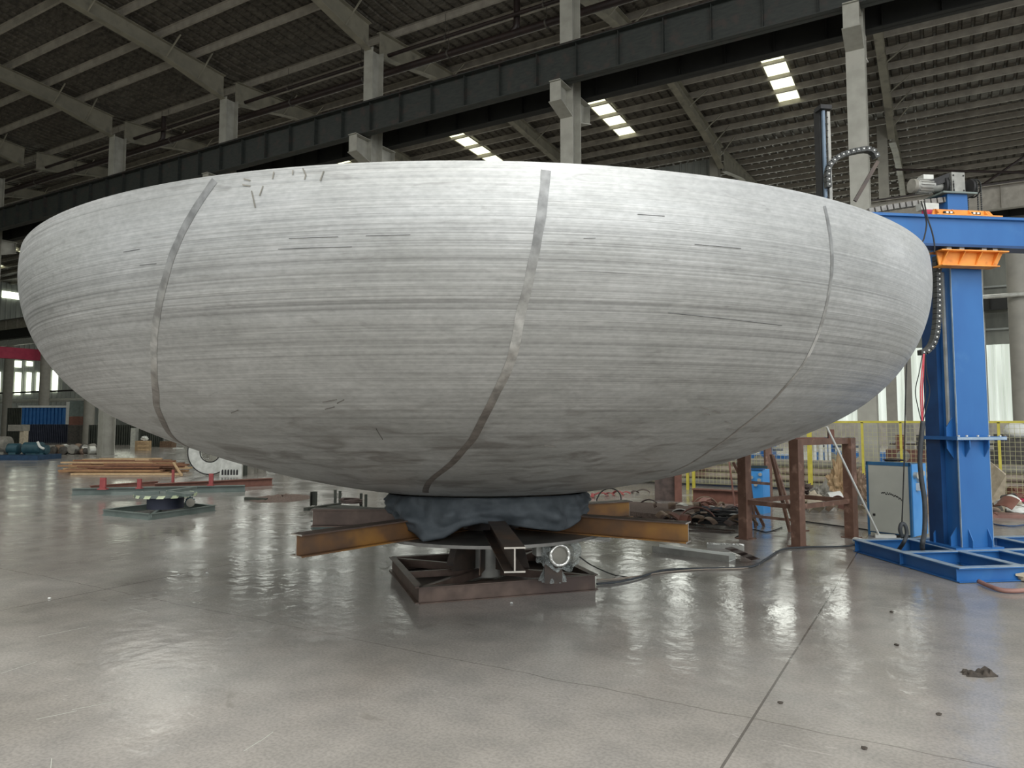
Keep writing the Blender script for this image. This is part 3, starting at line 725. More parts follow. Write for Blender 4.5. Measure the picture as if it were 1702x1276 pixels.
# wrapped drive motor
mc = D(929, 922, 6.62); md = (CF*1.0-CR*.34).normalized()
t = thing('drive_motor', 'drive motor wrapped in shiny clear film on the right of the turntable frame', 'motor', (mc.x, mc.y, .15))
def motor(t, c, d, r, L, m, fins=18):
    b = MB().tube([c, c+d*.02, c+d*L*.2, c+d*L*.2, c+d*L], r, 28, radii=[r*.8, r*.92, r*.95, r, r]); hz_ = b.build('housing', m, t, smooth='auto')
    f_ = MB(); s = d.cross(Vector((0, 0, 1))).normalized(); u = s.cross(d)
    for i in range(fins):
        a = 2*math.pi*i/fins; o = s*math.cos(a)+u*math.sin(a); f_.bar(c+d*L*.25+o*r*1.03, c+d*L*.9+o*r*1.03, .012, .02, up=o)
    f_.build('cooling_fins', m, hz_)
    MB().tube([c-d*.012, c+d*.03], r*1.02, 28).build('fan_cover', 'machine_grey', hz_, smooth='auto')
motor(t, mc, md, .085, .34, 'motor_grey')
rg = MB(); n = 40
sd = md.cross(Vector((0, 0, 1))).normalized(); uu = sd.cross(md)
for i in range(n):
    pass
rg.tube([mc-md*.02+(sd*math.cos(2*math.pi*i/n)+uu*math.sin(2*math.pi*i/n))*.088 for i in range(n+1)], .018, 8, caps=False)
rg.build('film_rim', 'bright_metal', t, smooth=True)
def wrapfn(u, v):
    a = 2*math.pi*u; p = mc-md*.035+md*(.36*v); r = .122+.045*noise.noise(Vector((math.cos(a)*2.2, math.sin(a)*2.2, v*6)))
    if math.cos(a) > .0: r += .075*math.cos(a)*(1-.5*v)
    q = p+(sd*math.cos(a)+uu*math.sin(a))*r; q.z = min(q.z, .508)
    return q
MB().grid(72, 26, wrapfn).build('clear_film', 'clear_wrap', t, smooth=False)
MB().box(mc+md*.16-sd*.13+Vector((0, 0, .03)), (.09, .12, .10), rz=YAW+.3).build('terminal_box', 'motor_grey', t)
fc = mc+md*.15
def skirt(u, v):
    a = 2*math.pi*u; r = .07+.07*v+.02*math.sin(a*9)*v+.015*noise.noise(Vector((a*2, v*5, 1)))
    return Vector((fc.x, fc.y, .02))+Vector((r*.85*math.cos(a), r*.8*math.sin(a), max(.148, mc.z-.09-(mc.z-.09-.15)*v)))-Vector((0, 0, .02))
MB().grid(60, 8, skirt).build('film_foot', 'clear_wrap', t)
MB().box((fc.x, fc.y, (mc.z-.08+.146)/2), (.16, .22, mc.z-.08-.146), rz=YAW).build('mount', 'dark_steel', t)

# ================================================================ COLUMN AND BOOM MANIPULATOR
MO = Vector((.12, 8.62, 0)); EX = Vector((.7916, .6112, 0)); EY = Vector((-.6112, .7916, 0)); MRZ = math.atan2(EX.y, EX.x)
def Mn(a, b_, z=0): return MO+EX*a+EY*b_+Vector((0, 0, z))
def mbox(b, a0, a1, b0, b1, z0, z1): return b.box(Mn((a0+a1)/2, (b0+b1)/2, (z0+z1)/2), (a1-a0, b1-b0, z1-z0), MRZ)
mn = thing('boom_manipulator', 'tall blue welding mast carrying a boom, orange brackets, chain hoist and upright black slide', 'welding manipulator', Mn(.96, 1.14))
def blue_rail(p, q, top):
    r = MB().ibeam(p, q, .085, .14, .01).build('base_rail', 'blue_paint', mn)
    MB().bar(p, q, .09, .006, oh=.073+top).build('worn_sheen_top', 'worn_sheen_blue', r, label='paint worn pale, with sky sheen painted in, along the top of the rail')
for a in (0, .68, 1.18, 1.86): blue_rail(Mn(a, .04, .075), Mn(a, 1.68, .075), 0)
for b0 in (.0, .86, 1.70): blue_rail(Mn(-.045, b0, .075), Mn(2.6, b0, .075), .0015)
b = MB(); mbox(b, .66, 1.26, .88, 1.48, .15, .172); b.build('foot_plate', 'blue_paint', mn)
b = MB(); mbox(b, .79, 1.15, .94, 1.38, .172, 3.40); b.build('mast', 'blue_paint', mn)
b = MB(); mbox(b, .775, 1.165, .925, .94, .172, 3.38); b.build('front_plate', 'blue_paint', mn)
b = MB(); mbox(b, .771, .776, .922, .943, .172, 3.38); mbox(b, 1.164, 1.170, .922, .943, .172, 3.38); b.build('plate_edge', 'worn_sheen_blue', mn)
b = MB(); mbox(b, .70, 1.32, .836, .841, 1.39, 1.42); b.build('flange_edge', 'worn_sheen_blue', mn)
b = MB(); mbox(b, .765, .789, 1.05, 1.085, 1.50, 3.36); b.build('guide_rail', 'galv', mn)
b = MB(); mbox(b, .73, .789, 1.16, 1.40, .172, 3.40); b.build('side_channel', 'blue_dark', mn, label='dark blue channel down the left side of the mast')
b = MB(); mbox(b, .70, 1.32, .84, 1.46, 1.385, 1.425); jf = b.build('joint_flange', 'blue_paint', mn)
for a in (.74, .84, .98, 1.12, 1.26): b = MB().cyl(Mn(a, .868, 1.425), Mn(a, .868, 1.442), .014, 8); b.build('bolt', 'galv', jf)
for a in (.86, 1.10):
    s = EX*.006
    MB().prism([Mn(a, .925, 1.385)-s, Mn(a, .845, 1.385)-s, Mn(a, .845, 1.30)-s, Mn(a, .925, 1.19)-s], s*2).build('gusset', 'blue_paint', jf)
    MB().prism([Mn(a, .925, .172)-s, Mn(a, .86, .172)-s, Mn(a, .86, .25)-s, Mn(a, .925, .38)-s], s*2).build('gusset', 'blue_paint', mn)
for (zz, q) in ((1.425, 1), (1.385, -1), (.172, 1)):
    for bb in (1.02, 1.30) if zz == .172 else (1.02,):
        s = EY*.006
        MB().prism([Mn(.789, bb, zz)-s, Mn(.705, bb, zz)-s, Mn(.705, bb, zz+q*.10)-s, Mn(.789, bb, zz+q*.22)-s], s*2).build('gusset', 'blue_paint', mn)
# boom
bm_ = mn
b = MB(); mbox(b, -.86, 2.9, .73, .89, 3.61, 3.91); b.build('boom_beam', 'blue_paint', bm_)
b = MB(); mbox(b, -.86, 2.9, .69, .92, 3.91, 3.94); b.build('guide_flange', 'blue_paint', bm_)
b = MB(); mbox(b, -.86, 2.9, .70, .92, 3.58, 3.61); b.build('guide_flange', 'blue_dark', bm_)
for a in (.62, .78, 1.06, 1.2): b = MB(); mbox(b, a-.03, a+.03, .74, .88, 3.555, 3.58); b.build('rail_block', 'galv', bm_)
# orange carriage
oc = mn
for nm, z0, z1, a0, a1, m_ in (('lower_bracket', 3.385, 3.55, .50, 1.34, 1), ('upper_bracket', 3.945, 4.035, .46, 1.28, -1)):
    b = MB(); mbox(b, a0, a1, .70, .925, z1-.014 if m_ == 1 else z0, z1 if m_ == 1 else z0+.014)
    s = EY*.008; off = .09
    top, bot = (z1, z0) if m_ == 1 else (z0, z1)
    b.prism([Mn(a0, .80, top)-s, Mn(a1, .80, top)-s, Mn(a1-off, .80, bot)-s, Mn(a0+off*.3, .80, bot)-s], s*2)
    if m_ == 1: mbox(b, a0+.03, a1-off, .74, .90, z0-.012, z0)
    brk = b.build(nm, 'orange_paint', oc)
    for k_ in range(4):
        a = a0+.05+(a1-a0-.2)*k_/3; s = EX*.006
        MB().prism([Mn(a+.05*(m_ == 1), .795, top)-s, Mn(a+.05*(m_ == 1), .715, top)-s, Mn(a, .785, bot)-s, Mn(a, .795, bot)-s], s*2).build('rib', 'orange_paint', brk)
for a in (.66, 1.0):
    b = MB(); mbox(b, a-.06, a+.06, .770, .786, 3.965, 4.01); b.build('slot_block', 'black', oc)
    for k_ in (-.025, .025): b = MB(); mbox(b, a+k_-.013, a+k_+.013, .76, .772, 3.985, 4.005); b.build('bolt', 'white_dot', oc)
# mast head, motor and chains
b = MB(); mbox(b, .80, 1.06, .96, 1.28, 3.40, 4.28); b.build('mast_head', 'blue_paint', mn)
b = MB(); mbox(b, .72, 1.16, .92, 1.32, 4.28, 4.30); b.build('head_plate', 'green_steel', mn)
dr = mn
c = D(1520, 309, 8.55)
motor(dr, c-EX*.03, EX, .082, .25, 'motor_grey', 16)
b = MB().box(c+EX*.15+Vector((0, 0, .10)), (.13, .10, .06), MRZ); b.build('terminal_box', 'galv', dr)
MB().cyl(c+EX*.22, c+EX*.33, .065, 20).build('gear_neck', 'motor_grey', dr, smooth='auto')
for off, r in ((.33, .125), (.70, .105)):
    MB().cyl(c+EX*off, c+EX*(off+.03), r, 36).build('chain_wheel', 'black', dr, smooth='auto')
    ch = MB(); cc = c+EX*(off+.06)
    for i in range(26):
        a = 2*math.pi*i/26; o = EY*math.cos(a)+Vector((0, 0, 1))*math.sin(a); t2 = EY*-math.sin(a)+Vector((0, 0, 1))*math.cos(a)
        for s in (-.022, .022): ch.bar(cc+o*r+EX*s-t2*.011, cc+o*r+EX*s+t2*.011, .010, .016, up=o)
    for sgn in (-1, 1):
        z = cc.z
        while z > 4.06:
            for s in (-.022, .022): ch.bar(cc+EY*r*sgn+EX*s+Vector((0, 0, z-cc.z)), cc+EY*r*sgn+EX*s+Vector((0, 0, z-cc.z-.02)), .010, .016, up=EY)
            z -= .027
    ch.build('roller_chain', 'chain_black', dr)
b = MB(); mbox(b, .90, 1.07, 1.0, 1.2, 4.30, 4.56); b.build('gearbox', 'grey_metal', dr)
bb = MB()
for a in (.92, 1.05):
    for zz in (4.34, 4.52): mbox(bb, a-.008, a+.008, .992, 1.0, zz-.008, zz+.008)
bb.build('gearbox_bolts', 'black', dr)
b = MB().prism([Mn(.60, 1.05, 4.44), Mn(.89, 1.02, 4.56), Mn(.89, 1.02, 4.46), Mn(.66, 1.05, 4.38)], EY*.12); b.build('motor_bracket', 'black', dr)
b = MB(); mbox(b, .42, .64, .90, 1.0, 4.06, 4.14); b.build('switch_box', 'galv', dr)
b = MB(); mbox(b, .44, .74, .86, .93, 3.96, 4.05); tag(b.build('red_guard', 'crimson'), 'dark red guard block at the left end of the upper orange bracket', 'guard')
# slide post at the end of the boom
sp = mn
def up_bar(px, w, dpt, y0, y1, m, nm, dd=8.35):
    p = D(px, y0, dd); q = Vector((p.x, p.y, D(px, y1, dd).z)); MB().bar(p, q, dpt, w, up=EX).build(nm, m, sp)
up_bar(1361, .065, .12, 182, 345, 'black', 'back_plate', 8.44); up_bar(1368, .03, .03, 184, 330, 'slide_blue', 'slide_rail', 8.34); up_bar(1376, .035, .03, 186, 345, 'grey_metal', 'rack', 8.34)
p = D(1368, 181, 8.37); MB().box(p, (.14, .14, .05), MRZ).build('top_cap', 'black', sp)
hb = MB()
for i in range(13):
    p = D(1375+i*.12, 195+i*11, 8.31); hb.box(p, (.012, .012, .012), MRZ)
hb.build('rack_holes', 'black', sp)
# cable chains
def cable_chain(name, lab, pts, dd, w, m, dots=True, step=.062, dotm='white_dot', end=True):
    P = crv([D(x, y, dd) for x, y in pts], 10); t = thing(name, lab, 'cable chain', P[0]); L = 0; b = MB(); dt = MB(); nxt = 0
    for i in range(len(P)-1):
        seg = (P[i+1]-P[i]); l = seg.length
        while nxt < L+l:
            f_ = (nxt-L)/l; c = P[i]+seg*f_; d = seg.normalized(); n_ = CF.cross(d).normalized()
            b.bar(c-d*.028, c+d*.028, .09, w, up=n_)
            if dots: dt.tube([c-CF*.045, c-CF*.053], .0085, 8)
            nxt += step
        L += l
    b.build('links', m, t)
    if dots: dt.build('link_pins', dotm, t)
    return t
cable_chain('cable_chain', 'black cable chain arching from the slide over the bright grey column', [(1376, 308), (1375, 290), (1378, 276), (1389, 264), (1405, 256), (1423, 251), (1441, 249), (1452, 254), (1458, 266)], 8.3, .055, 'chain_black')
tag(MB().bar(D(1421, 334, 8.3), D(1459, 268, 8.3), .025, .04).build('stay_bar', 'dark_steel'), 'slanting grey stay bar under the arched cable chain', 'bar')
cable_chain('cable_chain', 'flat grey cable chain lying on top of the boom beside the motor', [(1446, 351), (1480, 345), (1520, 339), (1560, 334), (1600, 328)], 8.5, .06, 'chain_grey', False, .075)
cable_chain('cable_chain', 'black cable chain hanging in a loop left of the blue mast', [(1557, 430), (1558, 500), (1556, 545), (1550, 570), (1538, 584), (1527, 586)], 8.42, .06, 'chain_black')
def cable(name, lab, pts, r, m, cat='cable', group=None):
    return tag(MB().tube(crv(pts, 8), r, 8).build(name, m, smooth=True), lab, cat, group)
cable('power_cable', 'thin black cable drooping over the boom and orange bracket, left of two', [D(x, y, 7.95) for x, y in ((1531, 334), (1536, 352), (1540, 372), (1536, 395), (1533, 402))], .008, 'black')
cable('power_cable', 'thin black cable drooping over the boom and orange bracket, right of two', [D(x, y, 7.93) for x, y in ((1536, 334), (1541, 360), (1549, 385), (1553, 405), (1553, 420))], .008, 'black')
for i, (o, m, lab) in enumerate(((0, 'red_wire', 'red wire, leftmost of the bundle below the hanging chain'), (3, 'red_wire', 'red wire in the middle of the bundle below the hanging chain'), (5, 'black', 'black wire of the bundle below the hanging chain'), (-5, 'black', 'black wire bowing out to the left of the red bundle'), (9, 'black', 'black wire bowing out to the right of the red bundle'))):
    s = 1 if abs(o) < 5 else 1.7
    cable('hanging_wire', lab, [D(1535+o*.3, 588, 8.35), D(1532+o*.9, 620, 8.35), D(1530+o*s, 650, 8.35), D(1531+o*.9, 680, 8.35), D(1533, 706, 8.35)], .007 if m == 'red_wire' else .005, m)
cable('welding_hose', 'thick grey hose running down from the wires into the blue base frame', [D(1534, 700, 8.35), D(1531, 730, 8.35), D(1529, 765, 8.35), D(1532, 800, 8.35), D(1537, 835, 8.35), D(1537, 880, 8.35), D(1533, 905, 8.2), G(1534, 914, .02)], .026, 'rubber', 'hose')
cable('hanging_wire', 'single thin wire hanging straight in front of the grey cabinet', [D(1507, 600, 8.5), D(1505, 660, 8.5), D(1503, 760, 8.5), D(1499, 872, 8.5)], .007, 'black')
cable('looped_hose', 'short grey hose looping up at the left end of the blue base frame', [G(1491, 917, .02), D(1501, 903, 8.4), D(1507, 888, 8.4), D(1505, 874, 8.4), D(1499, 870, 8.4), D(1496, 880, 8.4), D(1500, 893, 8.42)], .022, 'rubber', 'hose')

# ================================================================ CABINETS, STAND, POLE
def local_box(b, o, ex, ey, a0, a1, b0, b1, z0, z1):
    o = Vector(o)
    def q(a, c, z): return o+ex*a+ey*c+Vector((0, 0, z))
    return b.hexa([q(a0, b0, z0), q(a1, b0, z0), q(a1, b1, z0), q(a0, b1, z0), q(a0, b0, z1), q(a1, b0, z1), q(a1, b1, z1), q(a0, b1, z1)])
o = Vector((-.94, 11.62, 0)); ex = Vector((.94, -.34, 0)).normalized(); ey = Vector((-ex.y, ex.x, 0)); Wd, Dp, Ht = .60, .50, 1.03
cb = thing('control_cabinet', 'grey-fronted control cabinet with light blue side, left of the blue mast', 'cabinet', o+ex*Wd/2+ey*Dp/2)
b = MB(); local_box(b, o, ex, ey, 0, Wd, .02, Dp, .03, Ht-.02); b.build('body', 'cabinet_trim', cb)
b = MB(); local_box(b, o, ex, ey, .03, Wd-.03, 0, .02, .05, Ht-.05); cdoor = b.build('door', 'cabinet_grey', cb)
b = MB()
for r_ in ((0, .028), (Wd-.028, Wd)): local_box(b, o, ex, ey, r_[0], r_[1], -.004, .02, .0, Ht)
local_box(b, o, ex, ey, 0, Wd, -.004, .02, Ht-.048, Ht); b.build('door_frame', 'cabinet_trim', cb)
b = MB(); local_box(b, o, ex, ey, Wd, Wd+.008, .03, Dp, .03, Ht-.02); cside = b.build('side_panel', 'sky_blue', cb)
b = MB(); local_box(b, o, ex, ey, .08, .11, -.012, 0, .27, .30); b.build('lock', 'black', cdoor)
b = MB(); rnd = random.Random(3)
for i in range(26):
    a = .20+i*.011; z = .60-.09*(i/26)**2+rnd.uniform(-.014, .014); local_box(b, o, ex, ey, a, a+.013, -.0015, 0, z-.008, z+.008)
b.build('scrawl', 'black', cdoor, label='dark scribbled smear across the cabinet door')
for (c, z, r) in ((.10, .86, .045), (.2, .80, .04), (.30, .88, .035)):
    p = o+ex*(Wd+.008)+ey*c+Vector((0, 0, z)); MB().cyl(p, p+ex*.05, r, 20).build('gauge', 'galv', cside, smooth='auto')
p = o+ex*(Wd+.04)+ey*.18+Vector((0, 0, .70)); MB().box(p, (.06, .09, .10), math.atan2(ex.y, ex.x)).build('valve', 'white_paint', cside)
def blob(c, s, m, seed=0, rough=.35, name=None, res=3, flat=True, freq=1.6, rz=0.0):
    bm = bmesh.new(); bmesh.ops.create_icosphere(bm, subdivisions=res, radius=1.0); vs = []
    R = Matrix.Rotation(rz, 3, 'Z')
    for v in bm.verts:
        n_ = noise.noise(v.co*freq+Vector((seed*7.3, seed*1.7, 0)))*rough+(abs(noise.noise(v.co*freq*2.6+Vector((seed, 3, 0))))-.25)*rough*1.6
        q = v.co*(1+n_); q = R@Vector((q.x*s[0]/2, q.y*s[1]/2, q.z*s[2]/2)); q.z = max(q.z+s[2]*.42, 0); vs.append(Vector(c)+q)
    f_ = [tuple(v.index for v in f.verts) for f in bm.faces]; bm.free()
    return MB().add(vs, f_)
p = o+ex*.3+ey*.2+Vector((0, 0, Ht)); tag(blob(p, (.26, .16, .05), 'black', 5).build('work_glove', 'rag_dark'), 'dark crumpled glove lying on top of the grey cabinet', 'glove')

P4 = [Vector((-2.35, 10.32, 0)), Vector((-1.62, 10.02, 0)), Vector((-1.11, 11.16, 0)), Vector((-1.84, 11.46, 0))]
st = thing('steel_stand', 'brown rusty square-legged steel stand between the bowl and the grey cabinet', 'stand', sum(P4, Vector())/4)
hs = 1.37
for p in P4:
    b = MB(); d1 = (P4[1]-P4[0]).normalized(); rz = math.atan2(d1.y, d1.x)
    b.box(p+Vector((0, 0, hs/2)), (.13, .13, hs), rz); b.build('leg', 'stand_brown', st)
    MB().box(p+Vector((0, 0, .006)), (.2, .2, .012), rz).build('foot_plate', 'stand_brown', st)
for i in range(4):
    p, q = P4[i], P4[(i+1) % 4]; d = (q-p).normalized()
    MB().bar(p+d*.065+Vector((0, 0, .50)), q-d*.065+Vector((0, 0, .50)), .05, .06).build('stretcher', 'stand_brown', st)
    if i in (1, 2): MB().bar(p+d*.065+Vector((0, 0, hs-.04)), q-d*.065+Vector((0, 0, hs-.04)), .07, .08).build('top_rail', 'stand_brown', st)
cc = sum(P4, Vector())/4
b = MB().prism([P4[0]*1.0+Vector((0, 0, hs)), P4[1]+Vector((0, 0, hs)), P4[1]*.45+P4[2]*.55+Vector((0, 0, hs)), P4[0]*.45+P4[3]*.55+Vector((0, 0, hs))], (0, 0, .014)); b.build('top_plate', 'rust_red', st)
b = MB().box((P4[2]*.65+P4[1]*.35)+Vector((0, 0, hs+.06)), (.07, .1, .12), .3); tag(b.build('steel_block', 'rust_red'), 'small rusty block standing on the brown stand', 'block')
g = G(1463, 893); top = D(1374, 709, 9.55)
tag(MB().tube([g, top], .014, 10).build('lance_pole', 'white_paint'), 'long pale pole leaning from the floor against the brown stand', 'pole')
tag(MB().box((g+Vector((.06, .03, .02))), (.26, .12, .04), .2).build('plastic_box', 'white_paint'), 'small white plastic piece at the foot of the leaning pole', 'box')
g = G(1422, 905); tag(MB().cyl(g+Vector((0, 0, .05)), g+Vector((.07, -.09, .05)), .05, 18).build('cable_plug', 'white_paint', smooth='auto'), 'round white plug at the left corner of the blue base frame', 'plug')
# trestle behind the stand
tr = thing('trestle', 'dark brown steel trestle with splayed legs behind the brown stand', 'trestle', G(1290, 876))
for q0, q1 in (((1270, 874), (1219, 768)), ((1256, 876), (1246, 800)), ((1313, 884), (1282, 755)), ((1319, 868), (1285, 757))):
    p = G(*q0); dd = (p-_C).dot(_fh)+.25; MB().bar(p, D(q1[0], q1[1], dd), .035, .04).build('leg', 'stand_brown', tr)
for q0, q1 in (((1244, 776), (1275, 776)), ((1244, 801), (1280, 804)), ((1250, 857), (1314, 864))):
    MB().bar(D(q0[0], q0[1], 10.9), D(q1[0], q1[1], 10.9), .03, .04).build('crossbar', 'teal_machine' if q0[1] == 776 else 'stand_brown', tr)
p = G(1278, 836); tag(MB().box(p+Vector((0, 0, .65)), (.12, .12, 1.3), .5).build('steel_post', 'stand_brown'), 'thin brown steel post behind the stand, left of its front leg', 'post')
# bright blue gas cabinet
g = G(1258, 853); bc = thing('gas_cabinet', 'bright blue cabinet with gauges seen through the brown stand', 'cabinet', g+Vector((0, .15, 0)))
MB().box(g+Vector((0, .15, .38)), (.30, .3, .76), -.2).build('body', 'sky_blue', bc)
MB().box(g+Vector((0, .02, .78)), (.28, .1, .05), -.2).build('panel', 'blue_paint', bc)
for dx, z in ((-.07, .62), (.06, .58), (.0, .50), (.08, .68)): MB().cyl(g+Vector((dx, -.02, z)), g+Vector((dx, -.06, z)), .03, 14).build('gauge', 'galv', bc, smooth='auto')

# ================================================================ FENCE, PIPES AND YARD AT THE RIGHT
FY = 17.75
fn = thing('mesh_fence', 'yellow-posted wire mesh fence running behind the stand and the blue mast', 'fence', (-2, FY, 0))
for px in (1272, 1345, 1433, 1497, 1660):
    q = YP(px, 720, FY); w_ = .1 if px == 1345 else .05
    MB().box((q.x, FY, .79), (w_, .05, 1.58)).build('post', 'yellow_paint', fn)
xs = -9.0
MB().box((-1.5, FY, 1.585), (15, .05, .05)).build('top_rail', 'yellow_paint', fn)
q = YP(1424, 720, FY)
while xs < 5:
    b = MB(); x1 = xs+1.75; x = xs
    while x < x1: b.box((x, FY, .82), (.006, .006, 1.46)); x += .09
    z = .1
    while z < 1.55: b.box(((xs+x1)/2, FY, z), (1.75, .006, .006)); z += .09
    b.build('mesh_panel', 'wire_mesh', fn); xs = x1
for i in range(4):
    for j in range(3):
        z = .10+i*.165; y = 18.25+j*.19+(.0 if i % 2 == 0 else .03)
        b = MB(); n = 16; L0, L1 = -9.6+.25*((i*3+j) % 3), 5.6-.2*((i+j) % 2)
        for (xa, xb, r) in ((L0, L1, .08),):
            b.tube([(xa, y, z), (xb, y, z)], r, n, caps=False); b.tube([(xb, y, z), (xa, y, z)], r-.008, n, caps=False)
        ob = b.build('steel_pipe', 'pipe_steel' if (i+j) % 3 else 'machine_grey', smooth=True)
        if j == 0: tag(ob, 'long %s steel pipe facing the fence, %s of the stack' % ('grey-brown', ['bottom row', 'second row from the floor', 'third row from the floor', 'top row'][i]), 'pipe')
        else: tag(ob, 'long steel pipe in the rear rows of the stack behind the fence', 'pipe', 'rear pipes of the stack')
rnd = random.Random(5)
for i, (x, yb_) in enumerate(((1356, 790), (1366, 785), (1374, 777), (1380, 773), (1385, 771), (1389, 765), (1393, 764))):
    g = G(x, yb_+14); zt = 1.6-(734-700)/1210*(g-_C).dot(_fh)
    tag(MB().cyl((g.x, g.y, 0), (g.x, g.y, zt), .055 if i == 1 else .04, 12).build('white_tube', 'white_paint', smooth='auto'), 'thin pale upright tube in the row seen between the stand legs, %s' % ['nearest', 'second', 'third', 'fourth', 'fifth', 'sixth', 'farthest'][i]+' of the row', 'tube')
def machine(x, y, w, d, h, m, lab, seed, rz=0.0):
    t = thing('yard_machine', lab, 'machine', (x, y, 0)); r = random.Random(seed)
    MB().box((x, y, h*.28), (w, d, h*.56), rz).build('bed', m, t)
    for i in range(3): MB().box((x+(i-1)*w*.3, y, h*.56+h*.2), (w*.12, d*.6, h*.4), rz).build('head', 'machine_dark' if i % 2 else m, t)
    MB().tube([(x-w*.45, y-d*.2, h*.75), (x+w*.45, y-d*.2, h*.75)], h*.06, 12).build('shaft', 'grey_metal', t, smooth='auto')
    for i in range(2): MB().tube([(x+(i-.5)*w*.5, y-d*.55, h*.4), (x+(i-.5)*w*.5, y-d*.5, h*.4)], h*.16, 16).build('handwheel', 'machine_grey', t, smooth='auto')
    return t
for px, Y, w, h, m, lab in ((1225, 24, 3.2, 1.0, 'blue_paint', 'low blue machine behind the fence, left of the stand'), (1412, 25, 1.9, 1.15, 'curtain_blue', 'blue and green machine behind the fence left of the grey column'),
                            (1530, 27.5, 2.0, 1.2, 'rust_red', 'dark red machine behind the fence, between the column and the blue mast'), (1660, 27.5, 2.2, 1.25, 'machine_dark', 'dark machine with cables behind the fence at the right edge')):
    q = YP(px, 720, Y); machine(q.x, Y, w, 1.2, h, m, lab, px)
q = YP(1689, 713, 22); tag(blob((q.x, 22, 1.18), (.55, .5, .42), 'w', 4, .12).build('tank_cap', 'white_paint', smooth=True), 'white rounded casing behind the fence at the right edge', 'casing')
tag(MB().box((q.x, 22, .59), (.5, .5, 1.17)).build('machine_pedestal', 'machine_dark'), 'dark pedestal under the white casing', 'pedestal')
# leaning plate, boards, bundles right of the mast
p = YP(1650, 800, 15.6); tag(MB().prism([YP(1634, 806, 15.6)*1.0-Vector((0, 0, YP(1634, 806, 15.6).z-.01)), YP(1668, 800, 15.5)-Vector((0, 0, YP(1668, 800, 15.5).z-.01)), YP(1672, 790, 15.4), YP(1672, 787, 15.5), YP(1640, 762, 16.0), YP(1628, 762, 16.0)], (.0, .05, 0)).build('leaning_plate', 'tan_cloth'), 'grey-tan plate leaning against the pipes right of the mast', 'plate')
RB = [((1663, 846, .0), (.75, .5, .10), 'cloth_brown', 'flat brown cloth heap right of the blue mast'), ((1672, 827, .1), (.6, .45, .22), 'tan_cloth', 'pale rolled bundle on the scrap right of the mast'),
      ((1694, 832, .0), (.55, .45, .32), 'rust_red', 'rusty brown box-like block at the right edge'), ((1678, 842, .1), (.55, .3, .08), 'crimson', 'red folded cloth on the heap right of the mast'),
      ((1650, 822, .0), (.4, .4, .2), 'scrap_dark', 'dark crumpled scrap between mast and pale bundle'), ((1694, 853, .0), (.5, .4, .14), 'white_paint', 'white slab lump at the right edge'), ((1690, 815, .0), (.5, .5, .3), 'scrap', 'brown scrap lump behind the block at the right edge')]
for i, ((px, py, z), s, m, lab) in enumerate(RB):
    g = G(px, py); tag(blob((g.x, g.y, z), s, m, i+20, .3, freq=1.3, rz=i).build('cloth_heap' if 'cloth' in lab else 'scrap_lump', m), lab, 'heap')
g = G(1665, 859); tag(MB().box(g+Vector((0, 0, .03)), (.62, .28, .06), .35).build('steel_slab', 'hose_brown'), 'flat reddish slab lying on the floor right of the mast', 'slab')
g = G(1547, 852); tag(MB().box(g+Vector((0, .1, .12)), (.5, .3, .24), .3).build('cardboard_box', 'cardboard'), 'tan cardboard box between the cabinet and the blue mast', 'box')
g = G(1548, 838); tag(blob(g+Vector((0, .35, .0)), (.7, .5, .5), 'w', 9, .4).build('scrap_lump', 'scrap'), 'brown scrap heap behind the cardboard box', 'heap')
for i, (px, py, s, m, lab) in enumerate(((1347, 846, (.3, .3, .3), 'tan_cloth', 'white and grey bundle under the stand'), (1366, 842, (.36, .34, .42), 'machine_grey', 'grey-green sack seen through the stand'), (1396, 838, (.34, .32, .85), 'cardboard', 'tall crumpled tan paper sack behind the stand leg'),
                                          (1427, 841, (.30, .3, .72), 'scrap', 'reddish bundle of scrap left of the grey cabinet'), (1336, 826, (.4, .4, .3), 'scrap_dark', 'dark lump at the foot of the pipes'), (1412, 815, (.4, .4, .8), 'tan_cloth', 'pale cloth bundle by the pipes'))):
    g = G(px, py); tag(blob(g, s, m, i+40, .6, freq=1.7, res=4).build('bundle', m), lab, 'bundle')
# rusty beam by the pipes
tag(MB().ibeam(G(1152, 822, .13), G(1228, 826, .13), .2, .26, .02).build('rusty_beam', 'rust_red'), 'rusty I-beam lying in front of the pipe stack', 'steel beam')
q0, q1 = G(1220, 855), G(1222, 770, .9)
tag(MB().bar(G(1223, 852), D(1212, 768, 13.5), .03, .03).build('leaning_rod', 'rust_red'), 'thin rod leaning left of the stand', 'rod')
for i, (px, lab) in enumerate(((1143, 'left of two short yellow posts at the end of the pipes'), (1153, 'right of two short yellow posts at the end of the pipes'))):
    q = YP(px, 790, 17.0); tag(MB().box((q.x, 17.0, .29), (.06, .06, .58)).build('yellow_post', 'yellow_paint'), lab, 'post')
g = G(1110, 831); sb = thing('beam_stub', 'rough upright steel stub with a pinkish side, behind the scrap heap', 'stub', g)
MB().box(g+Vector((-.06, 0, .27)), (.40, .3, .54), .35).build('body', 'scrap_dark', sb); MB().box(g+Vector((.22, -.02, .29)), (.14, .34, .58), .35).build('side_plate', 'rust_red', sb)

